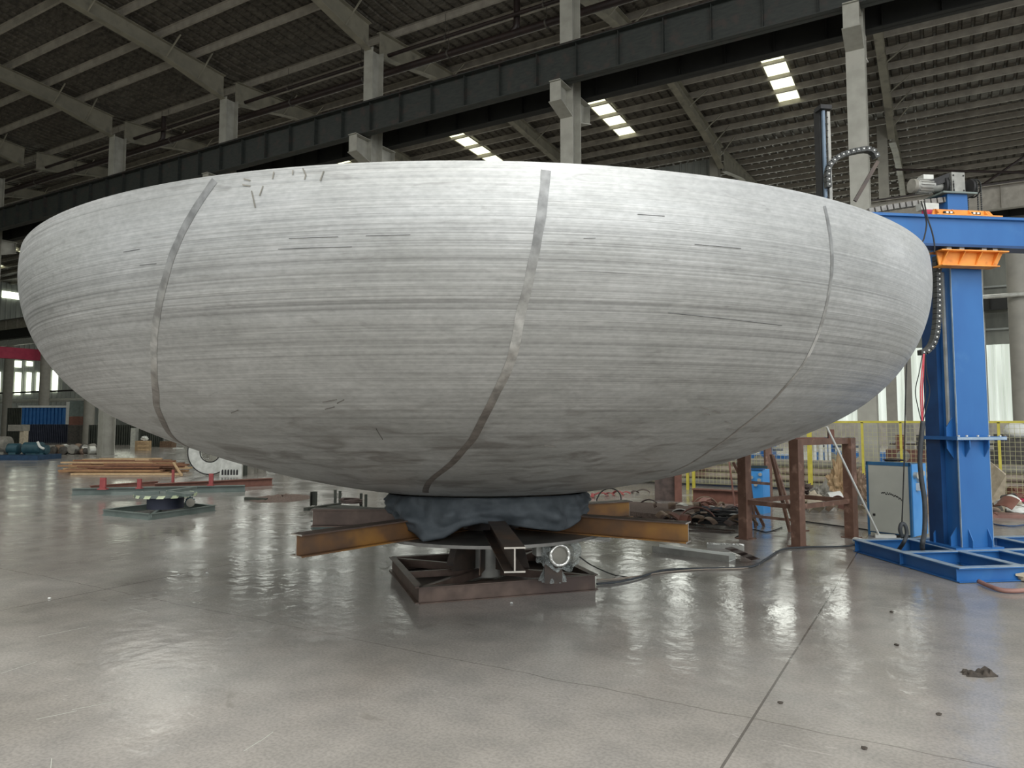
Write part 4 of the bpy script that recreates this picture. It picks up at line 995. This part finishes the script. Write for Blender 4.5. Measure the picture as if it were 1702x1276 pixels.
# scrap heap right of the turntable
rnd = random.Random(11)
def offcut(i, px, py, z, R_, w, ang, rz, tilt, m, lab, grp=None):
    g = G(px, py, z); b = MB(); n = 14; Rm = Matrix.Rotation(rz, 3, 'Z') @ Matrix.Rotation(tilt, 3, 'X')
    rows = []
    for k_ in range(n+1):
        a = -ang/2+ang*k_/n; c = Vector((R_*math.sin(a), 0, R_*math.cos(a)-R_*math.cos(ang/2)))
        nn = Vector((math.sin(a), 0, math.cos(a)))
        for s_ in (-w/2, w/2):
            for h_ in (0, .012): rows.append(Vector(g)+Rm@(c+nn*h_+Vector((0, s_, 0))))
    lo = min(r.z for r in rows)
    if lo < .004: rows = [r+Vector((0, 0, .004-lo)) for r in rows]
    fs = []
    for k_ in range(n):
        o_ = k_*4
        for a_, c_ in ((0, 1), (1, 3), (3, 2), (2, 0)): fs.append((o_+a_, o_+c_, o_+4+c_, o_+4+a_))
    fs += [(0, 1, 3, 2), (n*4, n*4+1, n*4+3, n*4+2)]
    return tag(b.add(rows, fs).build('steel_offcut', m), lab, 'offcut', grp)
cols = ['scrap', 'rust_red', 'scrap', 'galv', 'scrap_dark', 'hose_brown']
for i in range(46):
    px = rnd.uniform(1078, 1236); py = rnd.uniform(838, 872)
    offcut(i, px, py, rnd.choice((0, 0, .05, .1, .15)), rnd.uniform(.12, .30), rnd.uniform(.05, .12), rnd.uniform(.9, 2.4), rnd.uniform(0, 3.1), rnd.uniform(-.6, .6), cols[i % 6], 'bent brown steel offcut in the scrap heap behind the right-hand beam arm', 'bent offcuts in the scrap heap')
for i in range(16):
    px = rnd.uniform(1336, 1436); py = rnd.uniform(828, 848)
    offcut(i, px, py, rnd.uniform(0, .25), rnd.uniform(.10, .22), rnd.uniform(.12, .26), rnd.uniform(1.0, 2.4), rnd.uniform(0, 3.1), rnd.uniform(-.8, .8), ['tan_cloth', 'white_paint', 'rust_red', 'machine_dark', 'tan_cloth', 'scrap'][i % 6], 'crumpled cloth or sheet scrap in the litter between the stand and the pipes', 'litter behind the stand').name = 'sheet_scrap'
for i in range(14):
    px = rnd.uniform(1640, 1700); py = rnd.uniform(826, 850)
    offcut(i, px, py, rnd.uniform(.05, .32), rnd.uniform(.10, .24), rnd.uniform(.10, .24), rnd.uniform(1.0, 2.2), rnd.uniform(0, 3.1), rnd.uniform(-.7, .7), ['tan_cloth', 'machine_dark', 'white_paint', 'scrap', 'rust_red'][i % 5], 'bent sheet scrap in the litter right of the blue mast', 'litter right of the mast').name = 'sheet_scrap'
for i in range(7):
    px = 985+i*14; offcut(i, px, 826-i*1.2, 0, rnd.uniform(.12, .25), .07, 1.6, rnd.uniform(0, 3), .2, 'red_paint' if i < 5 else 'scrap_dark', 'small red curved offcut on the floor behind the short beam arm', 'small red offcuts')
for i, (px, py, R_) in enumerate(((1188, 872, .34), (1200, 862, .28), (1176, 858, .22))):
    g = G(px, py); b = MB(); pts = []
    for k_ in range(70):
        a = k_*.55; w_ = noise.noise(Vector((k_*.31, i*5, 0))); pts.append(g+Vector((math.cos(a)*R_*(1+.45*w_), math.sin(a)*R_*(.8+.4*w_), .03+.0016*k_+.05*abs(noise.noise(Vector((k_*.4, i, 7)))))))
    tag(b.tube(pts, .016, 7).build('cable_coil', 'black' if i < 2 else 'rubber', smooth=True), ['dark coil of cable on the floor, right of the scrap heap', 'dark coil of cable against the stand leg', 'smaller coil of cable in the scrap heap'][i], 'cable coil')
b = MB(); gq = [G(1020, 858), G(1150, 872), G(1160, 850), G(1048, 843)]
tag(MB().prism([q+Vector((0, 0, .01)) for q in gq], (0, 0, .10)).build('rusty_grate', 'dirt'), 'rough brown slab of crusted steel behind the long right-hand beam arm', 'slab')
for i, (q0, q1) in enumerate((((1130, 880), (1215, 884)), ((1150, 876), (1222, 882)), ((1060, 860), (1180, 846)))):
    tag(MB().bar(G(*q0, .015+.01*i), G(*q1, .015+.01*i), .03, .02).build('flat_bar', 'dark_steel'), ['front', 'rear', 'longest, slanting'][i]+' dark flat bar lying by the scrap heap', 'bar')
# white crate + small machine behind short arm
g = G(985, 846); tag(MB().box(D(985, 832, 10.4)+Vector((0, 0, -.03)), (.5, .3, .06), .3).build('paper_board', 'white_paint'), 'pale board seen over the short right beam arm', 'board').location.z = .004
g = G(1012, 835); tag(MB().tube(crv([g+Vector((math.cos(a)*.26, math.sin(a)*.1, .03+.24*max(0, math.sin(a)))) for a in [k_*.5 for k_ in range(8)]], 5), .014, 8).build('black_cable', 'black', smooth=True), 'black cable looping up behind the short beam arm', 'cable')

# channels on the floor
def chan(q0, q1, w, h, m, lab, z=0.0):
    p, q = G(*q0, z), G(*q1, z); b = MB(); b.bar(p+Vector((0, 0, .006)), q+Vector((0, 0, .006)), w, .008)
    t = thing('steel_channel', lab, 'channel', (p+q)/2); b.build('web', m, t)
    for s in (-1, 1): MB().bar(p+Vector((0, 0, h/2)), q+Vector((0, 0, h/2)), .006, h, ow=s*w/2).build('side', 'grey_metal' if s == 1 else m, t)
    return t
chan((1090, 915), (1217, 932), .17, .07, 'white_paint', 'long bright metal channel lying open side up on the floor')
chan((1175, 909), (1237, 912), .14, .05, 'bright_metal', 'short shiny metal channel behind the long one')
g = G(1237, 922); b = MB().grid(16, 3, lambda u, v: tuple(G(1205+u*45, 911+u*20, .035+.05*math.sin(u*math.pi)+.02*math.sin(u*19))+Vector((v*.07, v*.08, .01*v))))
tag(b.build('torn_strip', 'scrap_dark', solid=.006), 'torn dark metal strip beside the shiny channels', 'strip')
# cables on the floor
def fcab(name, lab, pts, r, m, cat='cable'): return cable(name, lab, [G(x, y, r+.002) for x, y in pts], r, m, cat)
fcab('floor_cable', 'grey cable snaking over the floor from the turntable to the blue base frame', [(992, 970), (1025, 967), (1060, 960), (1100, 948), (1150, 945), (1200, 944), (1250, 941), (1275, 928), (1300, 913), (1340, 909), (1400, 908), (1420, 905)], .012, 'rubber')
fcab('floor_cable', 'thinner cable beside the grey one on the floor', [(992, 963), (1020, 962), (1062, 957), (1110, 950), (1165, 946), (1235, 944), (1262, 938)], .007, 'pipe_steel')
cable('motor_cable', 'thin black cable sagging from the wrapped motor to the floor', [D(963, 925, 6.6), D(985, 940, 6.7), G(1020, 955, .02), G(1045, 959, .01)], .006, 'black')
fcab('floor_cable', 'black cable stretched over the floor behind the stand', [(1335, 866), (1380, 872), (1440, 880), (1445, 882)], .010, 'black')
fcab('floor_cable', 'thin cable on the floor right of the mast', [(1650, 870), (1665, 873), (1685, 874), (1702, 872)], .010, 'blue_dark')
fcab('floor_cable', 'thin dark cable lying left of the stand foot', [(1222, 893), (1250, 880), (1275, 884), (1300, 876)], .008, 'black')
# rag, brown hose and cloth in the foreground right
g = G(1628, 1121); b = MB()
def ragfn(u, v):
    x = (u-.5)*.20; y = (v-.5)*.11; r = noise.noise(Vector((u*4, v*4, 2.3)))
    w = 1-abs(u-.42)*.5
    z = .010+.022*(.5+noise.noise(Vector((u*7, v*5, 9))))+.012*math.exp(-((u-.72)/.18)**2)-.022*math.exp(-((u-.42)/.1)**2)
    edge = min(u, 1-u, v, 1-v)*6; z *= min(edge, 1)
    return (g.x+x*CR.x+y*w*CF.x+.02*r, g.y+x*CR.y+y*w*CF.y+.02*r, max(z, .003))
tag(b.grid(40, 24, ragfn).build('rag', 'rag_dark', smooth=False, solid=.003), 'dark crumpled rag lying alone on the floor at lower right', 'rag')
cable('rubber_hose', 'short red-brown hose end lying against the blue base frame', [G(1627, 966, .03), G(1645, 974, .028), G(1668, 981, .024), G(1700, 981, .024), G(1740, 975, .024)], .022, 'hose_brown', 'hose')
g = G(1700, 968); tag(blob(g+EX*.12, (.28, .16, .10), 'w', 61, .3).build('cloth_heap', 'tan_cloth'), 'tan cloth heap against the blue frame at the right edge', 'cloth')
for i, (x, y) in enumerate(((297, 956), (344, 953), (82, 995), (850, 1003), (868, 989), (1490, 1073), (1482, 1018), (1436, 1245), (1297, 1169), (1560, 1188))):
    g = G(x, y); tag(blob(g, (.035, .025, .018), 'w', 70+i, .4, res=1).build('floor_chip', 'white_paint' if i < 5 else 'rag_dark'), ('tiny pale chip on the bare floor at lower left' if i < 5 else 'tiny dark chip on the bare floor at lower right'), 'chip', 'pale chips on the floor' if i < 5 else 'dark chips on the floor')

# ================================================================ LEFT SIDE OF THE HALL
def C3(px, dist, z): # point at image column px, forward distance dist, height z
    L = (px-PX)/F*dist*1.0; return CR*L+CF*dist+Vector((0, 0, z))
# timber pile
rnd = random.Random(21)
n_ = 0; tm = ['timber', 'timber_red', 'timber', 'timber_pale', 'timber_red']
for layer, cnt in ((0, 12), (1, 11), (2, 9), (3, 7)):
    for i in range(cnt):
        d = 22.0+(5.2-layer*.5)*i/(cnt-1)+.25*layer+rnd.uniform(-.1, .1); z = .03+.075*layer
        L = rnd.uniform(1.9, 3.9) if layer < 3 else rnd.uniform(1.4, 3.0)
        px = 208+rnd.uniform(-1, 1)*(100-L*22); c = C3(px, d, z); an = YAW+rnd.uniform(-.05, .05)
        b = MB().box(c, (L, rnd.uniform(.14, .24), .05), an)
        lab = 'long weathered plank in the low timber pile on the floor at left'
        tag(b.build('timber_plank', tm[rnd.randrange(5)]), lab, 'plank', 'planks of the timber pile')
tag(MB().bar(C3(292, 22.5, .33), C3(306, 21.4, .03), .06, .04).build('timber_lath', 'timber_pale'), 'short pale lath leaning off the right end of the timber pile', 'lath')
# ring segment and slotted casting
c = C3(352, 21.6, .70); ring_ = MB(); N = 40; n0 = CF*.07
outer = [c+CR*math.cos(a)*.66+Vector((0, 0, math.sin(a)*.66)) for a in [math.radians(165+ i*(195/N)) for i in range(N+1)]]
inn = [c+CR*math.cos(a)*.30+Vector((0, 0, math.sin(a)*.30)) for a in [math.radians(165+ i*(195/N)) for i in range(N+1)]]
for i in range(N):
    ring_.hexa([outer[i], outer[i]+n0, inn[i]+n0, inn[i], outer[i+1], outer[i+1]+n0, inn[i+1]+n0, inn[i+1]])
rt = thing('steel_ring', 'pale U-shaped steel ring segment standing on edge right of the timber pile', 'ring', C3(352, 21.6, .04)); ring_.build('body', 'galv', rt)
e = MB(); e.tube([p-CF*.003 for p in outer], .016, 6); e.tube([p-CF*.003 for p in inn], .016, 6); e.build('edge', 'black', rt)
ct = thing('slotted_casting', 'pale slotted plate with six arched notches beside the steel ring', 'casting', C3(390, 21.4, 0))
def cp(px, z, dd=21.3): return C3(px, dd, z)
MB().prism([cp(368, .0), cp(405, .0), cp(405, .40), cp(390, .46), cp(372, .52)], CF*.10).build('plate', 'galv', ct)
for i in range(6):
    b = MB(); px = 373+i*4.8; b.prism([cp(px-1.3, .05, 21.28), cp(px+1.3, .05, 21.28), cp(px+1.3, .17, 21.28), cp(px, .21, 21.28), cp(px-1.3, .17, 21.28)], CF*.02); b.build('notch', 'black', ct)
for px, d, s_, m, lab in ((409, 21.8, (.12, .2, .5), 'screen_dark', 'dark upright block right of the slotted casting'), (420, 22.5, (.28, .3, .42), 'machine_grey', 'grey block right of the dark upright block'), (436, 23.0, (.26, .3, .36), 'machine_grey', 'small grey block at the far end of the red beam')):
    q = C3(px, d, s_[2]/2); tag(MB().box(q, s_, YAW).build('steel_block', m), lab, 'block')
# two beams with red brackets
def ib(q0, q1, w, h, m, lab, name='i_beam'):
    a, c = Vector(q0), Vector(q1); a.z = c.z = h/2
    return tag(MB().ibeam(a, c, w, h, .014).build(name, m), lab, 'steel beam')
ib(G(120, 823), G(407, 817), .16, .15, 'green_steel', 'long grey-green I-beam on the floor behind the small turntable')
ib((-15.55, 10.35, 0), G(452, 806), .18, .18, 'rust_red', 'rusty red I-beam on the floor, crossing behind the grey-green one')
ib(G(150, 814), G(262, 806), .10, .10, 'rust_red', 'thin rusty beam behind the left end of the grey-green beam')
for i, (px, z1, w, dd, lab) in enumerate(((177, .40, .12, 15.65, 'first and widest from the left'), (237, .36, .08, 15.85, 'second from the left'), (292, .46, .05, 17.3, 'thin third from the left'), (355, .42, .09, 16.6, 'rightmost'))):
    z0 = .152 if i != 2 else .0; t = thing('red_bracket', 'small red upright bracket by the floor beams at left, '+lab, 'bracket', C3(px, dd, z0))
    MB().box(C3(px, dd, (z0+z1)/2), (w, .05, z1-z0), YAW).build('plate', 'red_paint', t); MB().box(C3(px, dd, z0+.012), (w*1.5, .12, .024), YAW).build('foot', 'red_paint', t)
# small turntable at left
t = thing('small_turntable', 'small dark turntable with a hazard-striped disc edge on a grey-blue floor frame at left', 'turntable', (-11.8, 8.0, 0))
O_ = Vector((-11.13, 7.35, 0)); xa = Vector((-1.26, -.03, 0)); ya = Vector((-.15, 1.34, 0))
for p, q in (((0, 0), (1, 0)), ((1, 0), (1, 1)), ((1, 1), (0, 1)), ((0, 1), (0, 0))):
    a = O_+xa*p[0]+ya*p[1]+Vector((0, 0, .05)); c = O_+xa*q[0]+ya*q[1]+Vector((0, 0, .05)); MB().ibeam(a, c, .06, .10, .01).build('base_rail', 'green_steel', t)
a = O_+Vector((0, 0, .06)); c = O_+xa+ya+Vector((0, 0, .06)); MB().bar(a, c, .05, .05).build('diagonal_strut', 'green_steel', t)
c = C3(281, 12.95, 0)
MB().cyl(c+Vector((0, 0, .08)), c+Vector((0, 0, .29)), .30, 36).build('pedestal', 'screen_navy', t, smooth='auto')
MB().cyl(c+Vector((0, 0, .292)), c+Vector((0, 0, .33)), .50, 56).build('disc', 'green_steel', t, smooth='auto')
for i in range(28):
    if i % 2: continue
    a0, a1 = 2*math.pi*i/28, 2*math.pi*(i+1)/28
    p = [c+Vector((math.cos(a)*.503, math.sin(a)*.503, z)) for a, z in ((a0, .285), (a1, .285), (a1+.07, .335), (a0+.07, .335))]
    q = [v+(v-c).normalized().xy.to_3d()*.006 for v in p]
    MB().add(p+q, [(0, 1, 2, 3), (4, 7, 6, 5), (0, 4, 5, 1), (1, 5, 6, 2), (2, 6, 7, 3), (3, 7, 4, 0)]).build('hazard_stripe', 'hazard_white', t)
for aa in (200, 320, 80):
    d = CR*math.cos(math.radians(aa))+CF*math.sin(math.radians(aa)); MB().bar(c+d*.1+Vector((0, 0, .355)), c+d*.85+Vector((0, 0, .355)), .10, .05).build('arm', 'green_steel', t)
m0 = C3(322, 12.7, .20); motor(t, m0, (CF*.9-CR*.45).normalized(), .07, .25, 'teal_machine', 12)
# debris, uprights and frame left of the big turntable
g = G(470, 828); b = MB()
def mound(u, v):
    a = 2*math.pi*u; r = 1-v; e_ = 1+.25*noise.noise(Vector((math.cos(a)*2, math.sin(a)*2, 0)))
    return (g.x+CR.x*math.cos(a)*r*.62*e_+CF.x*math.sin(a)*r*.8, g.y+CR.y*math.cos(a)*r*.62*e_+CF.y*math.sin(a)*r*.8, .002+.05*(1-r*r)*(1+noise.noise(Vector((u*20, v*6, 3)))))
tag(b.grid(40, 10, mound).build('swept_dirt', 'dirt'), 'low heap of swept brown dirt on the floor left of the turntable', 'dirt heap')
tag(MB().bar(G(408, 828, .03), G(443, 830, .03), .08, .05).build('flat_bar', 'screen_dark'), 'dark flat bar at the left end of the dirt heap', 'bar')
ut = thing('upright_channel', 'dark upright channel standing on a low bar left of the big turntable', 'upright', G(530, 845))
p = G(521, 843); MB().channel(p+Vector((0, 0, .03)), p+Vector((0, 0, .29)), .10, .11, .012, up=CR).build('upright', 'screen_dark', ut)
MB().bar(G(508, 846, .025), G(562, 838, .025), .10, .05).build('base_bar', 'screen_dark', ut)
ut = thing('roller_stand', 'dark low stand with two pairs of thin uprights behind the short left beam arm', 'stand', G(580, 842))
for px, y0, y1 in ((557, 836, 812), (565, 838, 814), (600, 843, 820), (608, 845, 822)):
    p = G(px, y0); MB().bar(p, p+Vector((0, 0, .26)), .03, .05, up=CR).build('post', 'screen_dark', ut)
MB().bar(G(553, 842, .03), G(615, 847, .03), .3, .05).build('base', 'screen_dark', ut)
g = G(583, 843); tag(MB().tube([g+Vector((math.cos(k_*.6)*(.22+.04*math.sin(k_)), math.sin(k_*.6)*.14, .075+.0022*k_)) for k_ in range(40)], .014, 6).build('cable_coil', 'scrap_dark', smooth=True), 'dark coil of cable lying on the low stand', 'cable coil')
ff = thing('floor_frame', 'grey-green channel frame on the floor behind the left beam arms', 'frame', G(600, 868))
for q0, q1 in (((520, 872), (700, 878)), ((520, 872), (556, 852)), ((556, 852), (720, 857))):
    a = G(*q0, .06); c = G(*q1, .06); MB().ibeam(a, c, .07, .12, .01).build('rail', 'green_steel', ff)
# motors and machines at the far left
mb = thing('pump_skid', 'blue skid carrying round grey and teal motors at the left edge', 'pump skid', G(30, 762))
a = C3(-30, 30.5, .1); 
MB().box(C3(25, 31.0, .10), (3.2, 1.6, .20), YAW).build('skid', 'skid_blue', mb)
for px, z, r, L, m in ((6, .62, .34, .7, 'machine_grey'), (28, .45, .22, .5, 'teal_machine'), (60, .46, .26, .8, 'teal_machine'), (74, .40, .2, .5, 'teal_machine')):
    c = C3(px, 31.0, z); MB().tube([c-CR*L/2, c-CR*L*.45, c+CR*L*.45, c+CR*L/2], r, 20, radii=[r*.7, r, r, r*.7]).build('motor', m, mb, smooth='auto')
    MB().box(c-Vector((0, 0, (z-.2)/2+.0)), (L*.6, .3, z-.2), YAW).build('saddle', m, mb)
MB().tube(crv([C3(66, 30.6, .75), C3(70, 30.6, .55), C3(77, 30.6, .45)], 5), .05, 8).build('pipe', 'white_paint', mb, smooth=True)
hm = thing('bench_machine', 'tall grey machine head on a yellowish column near the left edge', 'machine', C3(36, 40, 0))
MB().box(C3(34, 40, 1.24), (.80, .6, .34), YAW).build('head', 'machine_grey', hm); MB().box(C3(43, 40, .54), (.22, .4, 1.07), YAW).build('column', 'tan_cloth', hm); MB().box(C3(36, 40, .05), (1.0, .8, .1), YAW).build('base', 'machine_dark', hm)
rnd = random.Random(33)
for i in range(22):
    px = 88+(i%11)*7.6+rnd.uniform(-1, 1); d = 35.6+(i//11)*1.7+rnd.uniform(-.15, .15); r = rnd.uniform(.13, .24); c = C3(px, d, r*.95); an = rnd.uniform(0, 3.1); dv = Vector((math.cos(an), math.sin(an), rnd.uniform(-.2, .2)))*rnd.uniform(.14, .22)
    b = MB().tube([c-dv, c-dv*.8, c+dv*.8, c+dv], r, 14, radii=[r*.6, r, r, r*.5]); b.cyl(c+dv*.9, c+dv*1.4, r*.25, 8)
    lo = min(v.z for v in b.v)
    for v in b.v: v.z -= min(lo, 0)
    tag(b.build('scrap_motor', ['machine_grey', 'machine_dark', 'scrap', 'machine_dark', 'galv'][i % 5], smooth='auto'), 'old motor in the row of scrap motors left of the round-footed column', 'motor', 'scrap motors at the left')
def wallbox(name, px0, px1, d, z0, z1, m, lab, cat, th=.4, par=None):
    c = C3((px0+px1)/2, d+th/2, (z0+z1)/2); b = MB().box(c, ((px1-px0)/F*d, th, z1-z0), YAW)
    return tag(b.build(name, m), lab, cat)
def ribs(name, px0, px1, d, z0, z1, m, lab, cat, n=18):
    b = MB()
    for i in range(n):
        c = C3(px0+(px1-px0)*(i+.5)/n, d, (z0+z1)/2); b.box(c, ((px1-px0)/F*d/n*.6, .12, z1-z0), YAW)
    c = C3((px0+px1)/2, d+.1, (z0+z1)/2); b.box(c, ((px1-px0)/F*d, .08, z1-z0), YAW)
    return tag(b.build(name, m), lab, cat)
DZ = lambda y, d: CH-(y-700)/F*d
d = 55.0
ribs('welding_curtain', 38, 111, d, DZ(705, d), DZ(677, d), 'curtain_blue', 'bright blue curtain panel hung between the far columns at left', 'curtain', 12)
wallbox('curtain_rail', 34, 115, d-.2, DZ(677.4, d), DZ(674, d), 'white_paint', 'pale rail along the top of the blue curtain', 'rail')
ribs('screen_panel', 46, 126, d, 0, DZ(705.2, d), 'screen_navy', 'dark navy ribbed screen below the blue curtain', 'screen', 26)
ribs('screen_panel', 14, 36, d, 0, DZ(678, d), 'screen_dark', 'dark barred rack left of the blue curtain', 'rack', 8)
wallbox('white_panel', 111.5, 121.5, d-.3, DZ(705, d), DZ(668, d), 'white_paint', 'narrow white panel at the right end of the blue curtain', 'panel', .1)  # plain white-painted panel
wallbox('switch_cabinet', 123, 140, d-2, DZ(692, d), DZ(667, d), 'green_steel', 'pale grey-green box above the dark screen, beside the round pale column', 'cabinet', 1.0)
wallbox('stacked_goods', 123, 141, d-2, DZ(706, d), DZ(692.2, d), 'rust_red', 'brown stacked goods under the grey-green box', 'goods', 1.0)
wallbox('shelf_unit', 122, 142, d-2, 0, DZ(706.2, d), 'machine_dark', 'dark shelf unit carrying the brown goods', 'shelf', 1.0)
ribs('screen_panel', 150, 235, 50, 0, DZ(706, 50), 'screen_dark', 'dark ribbed screen behind the round-footed column', 'screen', 22)
ribs('screen_panel', 236, 274, 46, 0, DZ(712, 46), 'screen_dark', 'dark green screen right of the wooden crate', 'screen', 12)
wallbox('brown_cabinet', 272, 292, 45, 0, DZ(733, 45), 'cloth_brown', 'brown cabinet at the end of the dark green screen', 'cabinet', .6)
wallbox('white_box', 293, 305, 43, 0, DZ(744, 43), 'white_paint', 'small white box on the floor far behind the timber pile', 'box', .5)
wallbox('steel_locker', 222, 230, 45.4, 0, DZ(711, 46), 'galv', 'narrow pale locker behind the wooden crate', 'locker', .4)
cr = thing('wooden_crate', 'tan wooden crate with a white part on top, behind the timber pile', 'crate', C3(241, 40, 0))
MB().box(C3(241, 40, .27), (.60, .6, .54), YAW).build('body', 'cardboard', cr)
for z in (.06, .27, .50): MB().box(C3(241, 39.68, z), (.62, .03, .07), YAW).build('batten', 'timber_pale', cr)
tag(blob(C3(243, 40, .542), (.4, .3, .26), 'w', 90, .5).build('white_part', 'white_paint'), 'crumpled white part on the wooden crate', 'part')
# red crane girder and beams high at left
g0 = MB().box((-60.6, 28.9, 6.75), (.5, 17.6, .85)); tag(g0.build('crane_girder', 'crimson'), 'crimson overhead crane girder high above the blue curtain', 'crane girder')
for q, h, m, lab in ((YP(25, 568, 30), .55, 'galv', 'pale longitudinal beam above the crimson crane girder'), (YP(25, 555, 30), .8, 'crane_black', 'dark crane beam just above the pale beam at left')):
    tag(MB().ibeam((XL, q.y, q.z), (-40, q.y, q.z), .3, h, .03).build('runway_beam', m), lab, 'beam')
q = YP(60, 651, 33); tag(MB().tube([(XL, 33, q.z), (-47, 33, q.z)], .07, 8).build('hung_cable', 'black'), 'thin black line strung across the tall bright windows at left', 'cable')
q = YP(90, 665, 36); tag(MB().tube([(-80, 36, q.z), (-52, 36, q.z)], .16, 10).build('air_duct', 'white_paint', smooth='auto'), 'pale horizontal duct above the blue curtain', 'duct')

# pale drag scratches on the concrete near the viewer
for q0, q1 in (((64, 1058), (148, 1041)), ((60, 1195), (128, 1181)), ((120, 1179), (190, 1166)), ((284, 1131), (316, 1123)), ((405, 1248), (432, 1231)), ((432, 1232), (454, 1216)), ((80, 1318), (86, 1260)), ((1455, 1008), (1515, 1015)), ((215, 1010), (245, 1017)), ((1, 1119), (62, 1099))):
    a, c = G(*q0, .0004), G(*q1, .0004); MB().bar(a, c, .0035, .0006).build('scratch', 'cabinet_grey', fl)
